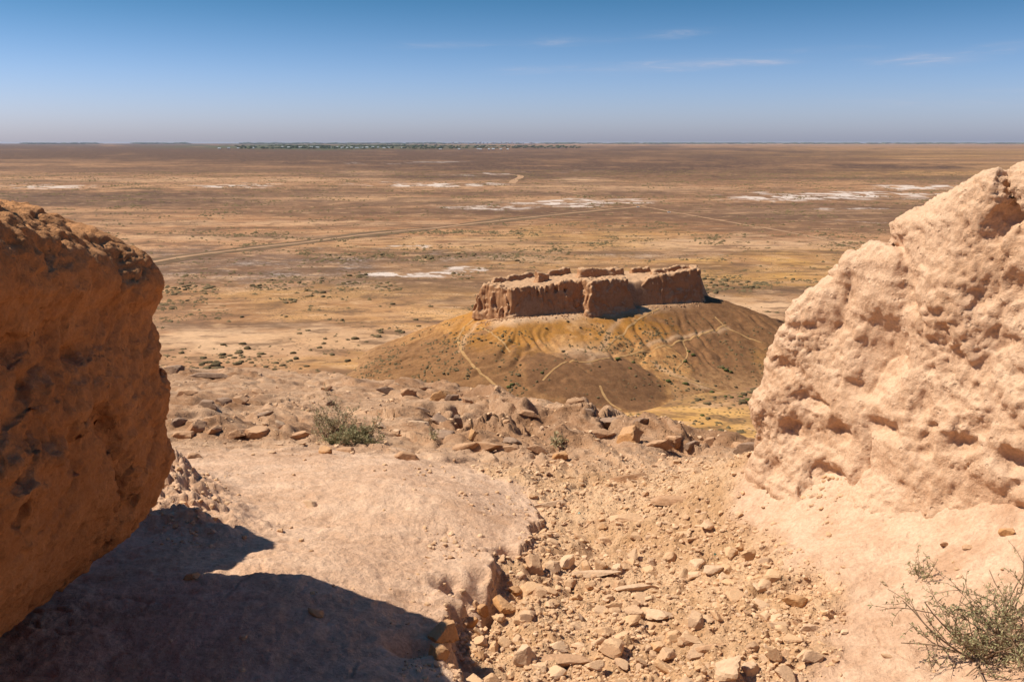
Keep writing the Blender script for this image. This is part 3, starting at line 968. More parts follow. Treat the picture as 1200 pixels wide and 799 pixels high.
fort_part("curtain_wall", RE + np.array([-2.5, 6.0]), RB + np.array([-2.5, 0]), 3.6, 18.0, 33.2, 32.2, .16, .15, 15, .5, rag=.5)
# what stands along the back and inside
fort_part("rampart", fz(577, 329, 30), fz(624, 323, 30), 1.6, 26.5, 31.2, 31.7, .10, .1, 16, .35, rag=.5)
fort_part("tower_stump", fz(629, 328, 30), fz(642, 327, 30), 3.6, 26.5, 33.4, 33.0, .10, .14, 17, .4, rag=.5)
fort_part("rampart", fz(642, 322, 30), fz(667, 320, 30), 1.8, 26.5, 32.3, 32.7, .10, .1, 18, .3, rag=.5)
fort_part("rampart", fz(678, 322, 30.5), fz(729, 320, 30.5), 3.2, 26.5, 33.2, 32.9, .14, .2, 19, .35, rag=.5)
fort_part("rampart", fz(740, 317, 31), fz(760, 316, 31), 1.8, 26.5, 32.5, 32.6, .10, .1, 20, .3, rag=.4)
fort_part("rampart", fz(764, 318, 31), fz(812, 313, 31), 2.2, 26.5, 31.9, 32.4, .16, .2, 21, .3, rag=.7)
# slumped clods along the foot of the walls
dpts = [(LE, FL), (FL, B1), (B1, B2), (B2, RE)]
cl_xy = np.concatenate([np.array(a_)[None] + (np.array(b_) - np.array(a_))[None] * rng.uniform(0, 1, 260)[:, None] + np.array([.42, -.9])[None] * (rng.gamma(1.5, 1.1, 260) - .8)[:, None] for a_, b_ in dpts])
# trodden fill of the court, heaped against the walls
pc = [LE + np.array([5, 8]), FL + np.array([5, 6]), B1 + np.array([0, 9]), B2 + np.array([0, 9]), RE + np.array([-3, 9]), RB + np.array([0, 3]), fz(760, 313, 31), fz(677, 319, 30.5), fz(660, 317, 30), fz(577, 327, 30)]
cx_ = np.linspace(-12, 95, 170); cy_ = np.linspace(338, 425, 140)
CX, CY = np.meshgrid(cx_, cy_, indexing='xy'); CXf, CYf = CX.ravel(), CY.ravel()
ins = np.zeros(len(CXf), bool); j = len(pc) - 1
for i in range(len(pc)):
    xi, yi = pc[i]; xj, yj = pc[j]
    ins ^= ((yi > CYf) != (yj > CYf)) & (CXf < (xj - xi) * (CYf - yi) / (yj - yi + 1e-9) + xi)
    j = i
dB = line_sd(CXf, CYf, pc + [pc[0]]) * np.where(ins, 1, -1)
cz = 29.3 + .030 * (CXf - 10) * .5 + .6 * fbm2(CXf * .12, CYf * .12, 4, .55, 95) + .25 * fbm2(CXf * .6, CYf * .6, 3, .5, 96) - 14 * sstep(0.5, -7, dB)
keepc = grid_faces(len(cy_), len(cx_)); keepc = keepc[(dB[keepc] > -7).all(1)]
used, inv = np.unique(keepc, return_inverse=True)
obj("courtyard", mesh_np("courtyard", np.stack([CXf, CYf, cz], 1)[used] - FO, inv.reshape(-1, 4)), M['fort'], fort_root)

# ------------------------------------------------------------------ the plain
pang = np.concatenate([np.linspace(-180, -40, 40)[:-1], np.linspace(-40, 40, 440), np.linspace(40, 180, 40)[1:]])
pr = np.concatenate([np.linspace(60, 220, 20)[:-1], 1 / np.linspace(1 / 220, 1 / 60000, 470)])
PA, PR = np.meshgrid(np.radians(pang), pr, indexing='xy')
PX, PY = (PR * np.sin(PA)).ravel(), (PR * np.cos(PA)).ravel()
pz = (.5 * fbm2(PX * .006, PY * .006, 3, .5, 110) + .15 * fbm2(PX * .03, PY * .03, 2, .5, 111)) * sstep(60000, 3000, PR.ravel())


def to_px(X, Y, z=0.0):
    p = R(PITCH); zr = z - H
    fwd = Y * math.cos(p) - zr * math.sin(p); dn = -(zr * math.cos(p) + Y * math.sin(p))
    fwd = np.maximum(fwd, 1e-3)
    return 600 + F * X / fwd, 399.5 + F * dn / fwd


MASKS = {  # bearing and depth of the big patches of the plain, given by where the photograph shows them: x, y, half width, half depth, weight
    'salt': [(50, 219, 60, 3.2, .9), (285, 218, 60, 2.6, .9), (505, 216.5, 95, 2.6, .95), (575, 243, 60, 4, .75), (660, 239, 60, 5.5, 1.0), (735, 236, 45, 3.2, .8),
             (980, 230, 150, 5, 1.0), (1075, 220, 60, 3, .9), (900, 234, 60, 3, .8), (1000, 245, 50, 2.2, .7), (470, 290, 45, 3, .7), (500, 322, 65, 3.5, 1.0), (555, 317, 20, 4, .8),
             (330, 318, 140, 14, .34), (430, 300, 160, 12, .28), (250, 300, 90, 8, .30), (440, 192, 45, 1.8, .6), (500, 190, 60, 1.6, .5), (560, 205, 60, 1.6, .7), (660, 201, 60, 1.8, .4),
             (800, 300, 60, 5, .35), (700, 297, 50, 6, .35), (1010, 260, 60, 2, .5)],
    'sand': [(430, 203, 35, 3.5, .9), (680, 213, 40, 4, .9), (300, 398, 160, 16, .9), (440, 400, 110, 8, .8), (870, 360, 90, 14, .9), (850, 287, 120, 9, .75), (700, 222, 200, 5, .5),
             (350, 262, 260, 3, .6), (300, 278, 200, 3, .5), (420, 236, 300, 4, .4), (230, 211, 330, 2.2, .55), (520, 355, 50, 3, .5), (900, 250, 130, 6, .5), (250, 232, 250, 3, .35), (560, 285, 80, 4, .5),
             (280, 172.5, 40, 1.4, .6), (460, 181, 130, 1.3, .5), (860, 168, 250, 1.5, .5)],
    'dark': [(100, 177, 480, 11, 1.3), (420, 184, 330, 9, 1.15), (650, 195, 300, 8, 1.05), (700, 180, 420, 7, .8), (820, 200, 180, 10, .8), (560, 207, 120, 6, .85), (480, 203, 160, 4, .6), (120, 228, 200, 5, .7), (350, 225, 250, 3, .5),
             (880, 187, 160, 6, .8), (1020, 197, 160, 5, .9), (250, 238, 400, 4, .6), (760, 226, 260, 5, .45), (700, 252, 420, 6, .35), (640, 175, 300, 4, .8), (950, 243, 180, 5, .45), (1000, 208, 180, 4, .5), (150, 198, 300, 5, .5), (300, 300, 250, 10, .35), (450, 335, 200, 14, .25), (0, 167, 900, 2.0, .6), (1000, 166.7, 800, 0.8, .8)],
    'ochre': [(620, 300, 220, 22, .5), (820, 330, 160, 20, .6), (430, 345, 200, 16, .45), (830, 510, 190, 45, 1.0), (900, 320, 160, 22, .8), (700, 278, 130, 14, .5), (1000, 180, 240, 7, .7), (1120, 200, 180, 8, .5), (460, 350, 220, 30, .45), (520, 425, 160, 14, .6), (950, 300, 120, 10, .6)],
    'green': [(390, 172.5, 170, 2.8, 1.1), (540, 171.5, 60, 2.2, .7), (640, 172, 50, 1.2, .4)],
    'mauve': [(330, 318, 170, 18, .9), (250, 300, 120, 9, .7), (560, 300, 150, 8, .5), (780, 300, 80, 6, .4), (480, 305, 200, 9, .6)],
    'red': [(750, 262, 180, 16, .6), (450, 262, 260, 14, .45), (800, 206, 60, 2, .5), (660, 211, 40, 3, .3), (950, 265, 180, 10, .5)],
}


def plain_masks(X, Y):
    qx, qy = to_px(X, np.maximum(Y, 30.0))
    dist = np.hypot(X, Y)
    k1 = fbm2(qx * .010, np.log(dist) * 9, 4, .6, 120)
    k2 = fbm2(qx * .02, np.log(dist) * 22, 4, .6, 121)
    k3 = fbm2(X * .011, Y * .011, 4, .55, 122)
    out = {}
    for nm, L in MASKS.items():
        a = np.zeros(len(X))
        for (mx_, my_, rx, ry, wt) in L:
            e = ((qx - mx_ + 22 * k3 * sstep(6000, 1500, dist)) / rx) ** 2 + ((qy - my_ + ry * .55 * k2) / ry) ** 2
            a = np.maximum(a, wt * np.exp(-e * e * .7) * np.clip(1 + .45 * k1 + .35 * k2, .2, 1.3))
        if nm == 'salt':
            ks = fbm2(qx * .035, np.log(dist) * 55, 4, .6, 123)
            a = a * sstep(-.45, .05, ks + .25 * k3) * 1.15
        out[nm] = np.clip(a, 0, 1.15)
    front = sstep(60, 150, Y)
    for nm in out:
        out[nm] = out[nm] * front
    out['vary'] = np.clip(.5 + .5 * k2, 0, 1)
    return out


def plain_mat():
    m, t = material("desert_plain")
    P = t.n('ShaderNodeNewGeometry').outputs['Position']
    n0 = t.noise(P, .0035, 5, .6, .3); n1 = t.noise(P, .03, 5, .65, .4); n2 = t.noise(P, .25, 4, .7); n3 = t.noise(P, .0007, 4, .6)
    vary = t.attr('vary')
    mixn = t.math('ADD', t.math('MULTIPLY', n0, .5), t.math('MULTIPLY', n1, .5))
    base = t.mix(t.ramp01(mixn, .38, .60), (.30, .15, .077), (.48, .265, .138))
    base = t.mix(t.math('MULTIPLY', t.ramp01(vary, .45, .85), .5), base, (.20, .112, .066))
    col = t.mix(t.attr('red'), base, t.mix(n1, (.33, .145, .058), (.44, .215, .095)))
    col = t.mix(t.attr('ochre'), col, t.mix(t.ramp01(mixn, .4, .6), (.50, .27, .085), (.61, .355, .13)))
    col = t.mix(t.math('MULTIPLY', t.attr('sand'), t.ramp01(mixn, .30, .52)), col, (.58, .37, .22))
    mv = t.math('MULTIPLY', t.attr('mauve'), t.ramp01(t.math('ADD', t.math('MULTIPLY', n1, .7), t.math('MULTIPLY', n2, .3)), .36, .58))
    col = t.mix(mv, col, t.mix(t.ramp01(n2, .4, .65), (.20, .135, .10), (.40, .29, .225)))
    dk = t.mix(t.ramp01(n1, .35, .65), (.062, .035, .028), (.125, .066, .043))
    dfac = t.math('MULTIPLY', t.attr('dark'), t.ramp01(t.math('ADD', t.math('MULTIPLY', n1, .6), t.math('MULTIPLY', n3, .5)), .18, .46))
    band = t.noise(t.mapv(P, (.35, 1, 1)), .004, 5, .62, .2)
    col = t.mix(t.math('MULTIPLY', t.ramp01(band, .50, .68), .75), col, (.16, .085, .048))
    col = t.mix(t.math('MULTIPLY', t.ramp01(band, .44, .30), .55), col, (.55, .33, .175))
    bandl = t.noise(t.mapv(P, (.25, 1, 1)), .0013, 6, .65, .2)
    col = t.mix(t.math('MULTIPLY', t.ramp01(bandl, .48, .60), .75), col, (.12, .068, .045))
    col = t.mix(t.math('MULTIPLY', t.ramp01(bandl, .43, .34), .5), col, (.50, .30, .165))
    bandf = t.noise(t.mapv(P, (.22, 1, 1)), .022, 5, .66, .3)
    col = t.mix(t.math('MULTIPLY', t.ramp01(bandf, .50, .64), .72), col, (.125, .070, .043))
    col = t.mix(t.math('MULTIPLY', t.ramp01(bandf, .45, .34), .5), col, (.52, .31, .165))
    col = t.mix(dfac, col, dk)
    mot = t.noise(t.mapv(P, (.55, 1, 1)), .075, 4, .7, .2)
    col = t.mix(t.math('MULTIPLY', t.ramp01(mot, .50, .64), .75), col, (.15, .085, .048))
    col = t.mix(t.math('MULTIPLY', t.ramp01(mot, .46, .34), .55), col, (.58, .36, .20))
    sf = t.math('MULTIPLY', t.attr('salt'), t.ramp01(t.math('ADD', t.math('MULTIPLY', n1, .55), t.math('MULTIPLY', n2, .45)), t.math('SUBTRACT', .60, t.math('MULTIPLY', t.attr('salt'), .30)), t.math('SUBTRACT', .76, t.math('MULTIPLY', t.attr('salt'), .24))))
    sf = t.math('MULTIPLY', sf, .85, clamp=True)
    col = t.mix(sf, col, (.62, .52, .46))
    col = t.mix(t.attr('green'), col, (.075, .085, .04))
    # low scrub, too small and far to tell apart
    cell = t.n('ShaderNodeTexVoronoi', {'Vector': P, 'Scale': .085, 'Randomness': 1.0}, feature='F1')
    pick = t.n('ShaderNodeSeparateColor', {0: cell.outputs['Color']}).outputs[0]
    size = t.n('ShaderNodeMapRange', {'Value': pick, 'To Min': .08, 'To Max': .55}).outputs[0]
    far_f = t.ramp01(t.n('ShaderNodeVectorMath', {0: P}, operation='LENGTH').outputs['Value'], 900, 1900)
    spot = t.ramp01(cell.outputs[0], size, t.math('MULTIPLY', size, .55))
    spot = t.math('MULTIPLY', spot, t.math('ADD', t.math('MULTIPLY', far_f, .9), .0))
    sp2 = t.ramp01(t.voro(P, .55), .36, .18)
    spot = t.math('MAXIMUM', spot, t.math('MULTIPLY', sp2, t.math('MULTIPLY', t.ramp01(n1, .40, .58), .95)))
    dens = t.ramp01(t.math('ADD', t.math('ADD', t.math('MULTIPLY', n0, .6), t.math('MULTIPLY', n1, .5)), t.math('MULTIPLY', t.attr('dark'), .25)), .36, .58)
    calm = t.math('SUBTRACT', 1.0, t.math('MAXIMUM', t.attr('sand'), t.math('MULTIPLY', t.attr('salt'), .6)), clamp=True)
    col = t.mix(t.math('MULTIPLY', t.math('MULTIPLY', spot, t.math('ADD', t.math('MULTIPLY', dens, .9), .1)), t.math('MULTIPLY', calm, .9)), col, (.085, .065, .04))
    gr = t.n('ShaderNodeMapRange', {'Value': n2, 'From Min': 0.3, 'From Max': 0.7, 'To Min': 0.82, 'To Max': 1.12}).outputs[0]
    col = t.mix(1.0, col, t.n('ShaderNodeCombineColor', {0: gr, 1: gr, 2: gr}).outputs[0], 'MULTIPLY')
    finish(t, col, .97, t.math('ADD', n1, t.math('MULTIPLY', n2, .3)), .8, .5)
    return m


M['plain'] = plain_mat()
pm = plain_masks(PX, PY)
me = mesh_np("plain", np.stack([PX, PY, pz], 1), grid_faces(len(pr), len(pang))[:, ::-1], True, pm)
kind(obj("plain", me, M['plain']), 'structure')


def plain_z(X, Y):
    return (.5 * fbm2(X * .006, Y * .006, 3, .5, 110) + .15 * fbm2(X * .03, Y * .03, 2, .5, 111)) * sstep(60000, 3000, np.hypot(X, Y))


# dirt roads and footpaths: thin worn sheets on the soil
def flat_mat(name, a, b, sc):
    m, t = material(name)
    P = t.n('ShaderNodeNewGeometry').outputs['Position']
    finish(t, t.mix(t.ramp01(t.noise(P, sc, 4, .6), .35, .65), a, b), .97)
    return m


M['road'] = flat_mat("road_dust", (.36, .215, .125), (.43, .265, .155), .06)
M['path'] = flat_mat("path_dust", (.36, .205, .088), (.45, .27, .12), .5)


def ribbon(name, pts, width, zf, mat, lift, step, wvar=.25, seed=0):
    pts = np.array(pts, float)
    seg = np.hypot(*(pts[1:] - pts[:-1]).T); s = np.concatenate([[0], np.cumsum(seg)])
    n = max(4, int(s[-1] / step))
    q = np.linspace(0, s[-1], n)
    x = np.interp(q, s, pts[:, 0]); y = np.interp(q, s, pts[:, 1])
    for _ in range(3):
        x[1:-1] = (x[:-2] + 2 * x[1:-1] + x[2:]) / 4; y[1:-1] = (y[:-2] + 2 * y[1:-1] + y[2:]) / 4
    dx, dy = np.gradient(x), np.gradient(y); l = np.hypot(dx, dy)
    wd = width * (1 + wvar * perlin2(q / (width * 4), q * 0 + seed, 130))
    cols = []
    for k in (-.5, -.25, 0, .25, .5):
        X, Y = x - dy / l * wd * k, y + dx / l * wd * k
        cols.append(np.stack([X, Y, zf(X, Y) + lift], 1))
    V = np.stack(cols, 1).reshape(-1, 3)
    return kind(obj(name, mesh_np(name, V, grid_faces(n, 5)[:, ::-1]), mat), 'structure')


M['verge'] = flat_mat("road_verge", (.13, .08, .045), (.19, .12, .07), .06)
ribbon("road_verge", [plain_pt(*p) for p in [(150, 313), (190, 305), (260, 295), (340, 286), (430, 275), (520, 266), (600, 257), (680, 249), (735, 244)]], 27, plain_z, M['verge'], .14, 12, .9, 1)
ribbon("dirt_road", [plain_pt(*p) for p in [(150, 313), (190, 305), (260, 295), (340, 286), (430, 275), (520, 266), (600, 257), (680, 249), (740, 243.5), (757, 241)]], 6.5, plain_z, M['road'], .25, 12, .3, 1)
ribbon("dirt_road", [plain_pt(*p) for p in [(600, 215), (612, 216.5), (640, 221), (680, 229), (715, 236), (757, 243), (790, 249), (840, 258), (900, 268), (960, 280), (1010, 292)]], 4.5, plain_z, M['road'], .29, 12, .3, 2)
ribbon("dirt_road", [plain_pt(*p) for p in [(600, 215), (603, 211), (611, 208), (608, 205), (560, 204), (500, 203)]], 17, plain_z, M['road'], .33, 25, .3, 3)
mzf = lambda X, Y: np.maximum(mound_z(X, Y)[0], plain_z(X, Y))
ribbon("footpath", [mound_hit(*p) for p in [(556, 374), (543, 384), (536, 398), (541, 412), (553, 428), (568, 441), (584, 455), (600, 466)]], .95, mzf, M['path'], .12, .8, .4, 4)
ribbon("footpath", [mound_hit(*p) for p in [(772, 362), (752, 372), (735, 385), (718, 400), (706, 412)]], .85, mzf, M['path'], .12, .8, .4, 5)
ribbon("footpath", [mound_hit(*p) for p in [(851, 381), (825, 391), (800, 400), (770, 408), (745, 414), (712, 420)]], .85, mzf, M['path'], .12, .8, .4, 6)
ribbon("footpath", [mound_hit(*p) for p in [(562, 384), (580, 394), (590, 402), (598, 413)]], .7, mzf, M['path'], .12, .8, .4, 9)
ribbon("footpath", [mound_hit(*p) for p in [(800, 400), (806, 415), (800, 425), (792, 433), (815, 446)]], .6, mzf, M['path'], .12, .8, .4, 10)
ribbon("footpath", [mound_hit(*p) for p in [(712, 420), (690, 425), (668, 424), (650, 432), (636, 446)]], .7, mzf, M['path'], .12, .8, .4, 11)
ribbon("footpath", [mound_hit(*p) for p in [(838, 372), (850, 384), (868, 392), (893, 402)]], .7, mzf, M['path'], .12, .8, .4, 12)
ribbon("footpath", [mound_hit(*p) for p in [(703, 452), (707, 463), (714, 472), (728, 481)]], .8, mzf, M['path'], .12, .8, .4, 7)
ribbon("footpath", [mound_hit(*p) for p in [(786, 440), (812, 448), (840, 457), (868, 463), (900, 470)]], .75, mzf, M['path'], .12, .8, .4, 8)

# ------------------------------------------------------------------ stones
def ico(level):
    b = bmesh.new(); bmesh.ops.create_icosphere(b, subdivisions=level, radius=1.0)
    v = np.array([x.co for x in b.verts]); f = np.array([[x.index for x in q.verts] for q in b.faces]); b.free()
    return v, f


ICO = {k: ico(k) for k in (1, 2, 3, 4)}


def stone_shape(level, seed, planes=9, sharp=70.0, rough=.035):
    """broken stone: a ball cut by random planes, its edges a little worn"""
    r = np.random.default_rng(seed)
    v, f = ICO[level]
    n = r.normal(size=(planes, 3)); n /= np.linalg.norm(n, axis=1, keepdims=True)
    n[:, 2] += .25
    n[:6] = np.eye(3)[[0, 0, 1, 1, 2, 2]] * np.array([1, -1, 1, -1, 1, -1])[:, None] + r.normal(size=(6, 3)) * .33 + np.array([[0, 0, .5]] * 4 + [[0, 0, 0]] * 2)
    n /= np.linalg.norm(n, axis=1, keepdims=True)
    hgt = r.uniform(.55, 1.0, planes); hgt[4] = r.uniform(.45, .7)
    q = np.maximum(v @ n.T, 1e-3) / hgt
    rad = 1 / (np.max(q, 1) * np.sum((q / np.max(q, 1, keepdims=True)) ** sharp, 1) ** (1 / sharp))
    rad = np.clip(rad, .3, 1.6) * (1 + rough * fbm3(v[:, 0] * 2.2 + seed, v[:, 1] * 2.2, v[:, 2] * 2.2, 3, .6, 400))
    p = v * rad[:, None]
    p /= np.abs(p[:, :2]).max()
    return p, f


STONES = []
for i in range(18):
    p, f = stone_shape(3, 500 + i, int(rng.integers(8, 14)))
    STONES.append(mesh_np("stone", p, f, False))
    STONES[-1].materials.append(M['stone'])


def px_scale(p):
    """metres per photograph pixel at a point (z relative to the camera)"""
    return (p[1] * math.cos(R(PITCH)) - p[2] * math.sin(R(PITCH))) / F


def put_stone(px, py, wpx, hpx, label, group=None, mat=None, name='stone', cat='stone', seed=None, rz=None, tilt=.2, sink=.3, p=None):
    if p is None:
        p = hit_ground(px, py + hpx * .35)
    k = px_scale(p)
    w_ = wpx * k * .5
    asp = float(np.clip(1.7 * hpx / wpx, .28, .95))
    h_ = max(hpx * k * (.58 if name == 'stone' else .66), w_ * .10)
    sd = int(rng.integers(0, 18)) if seed is None else seed % 18
    me_ = STONES[sd]
    o_ = bpy.data.objects.new(name, me_); COL.objects.link(o_)
    if mat:
        o_.material_slots[0].link = 'OBJECT'; o_.material_slots[0].material = M[mat]
    o_.scale = (w_, w_ * asp * rng.uniform(.75, 1.0), h_)
    o_.rotation_euler = (rng.uniform(-tilt, tilt), rng.uniform(-tilt, tilt), rng.uniform(0, 6.28) if rz is None else rz)
    o_.location = (p[0], p[1] + w_ * .2, p[2] + h_ * (1 - 2 * sink) + H)
    return tag(o_, label, cat, group)


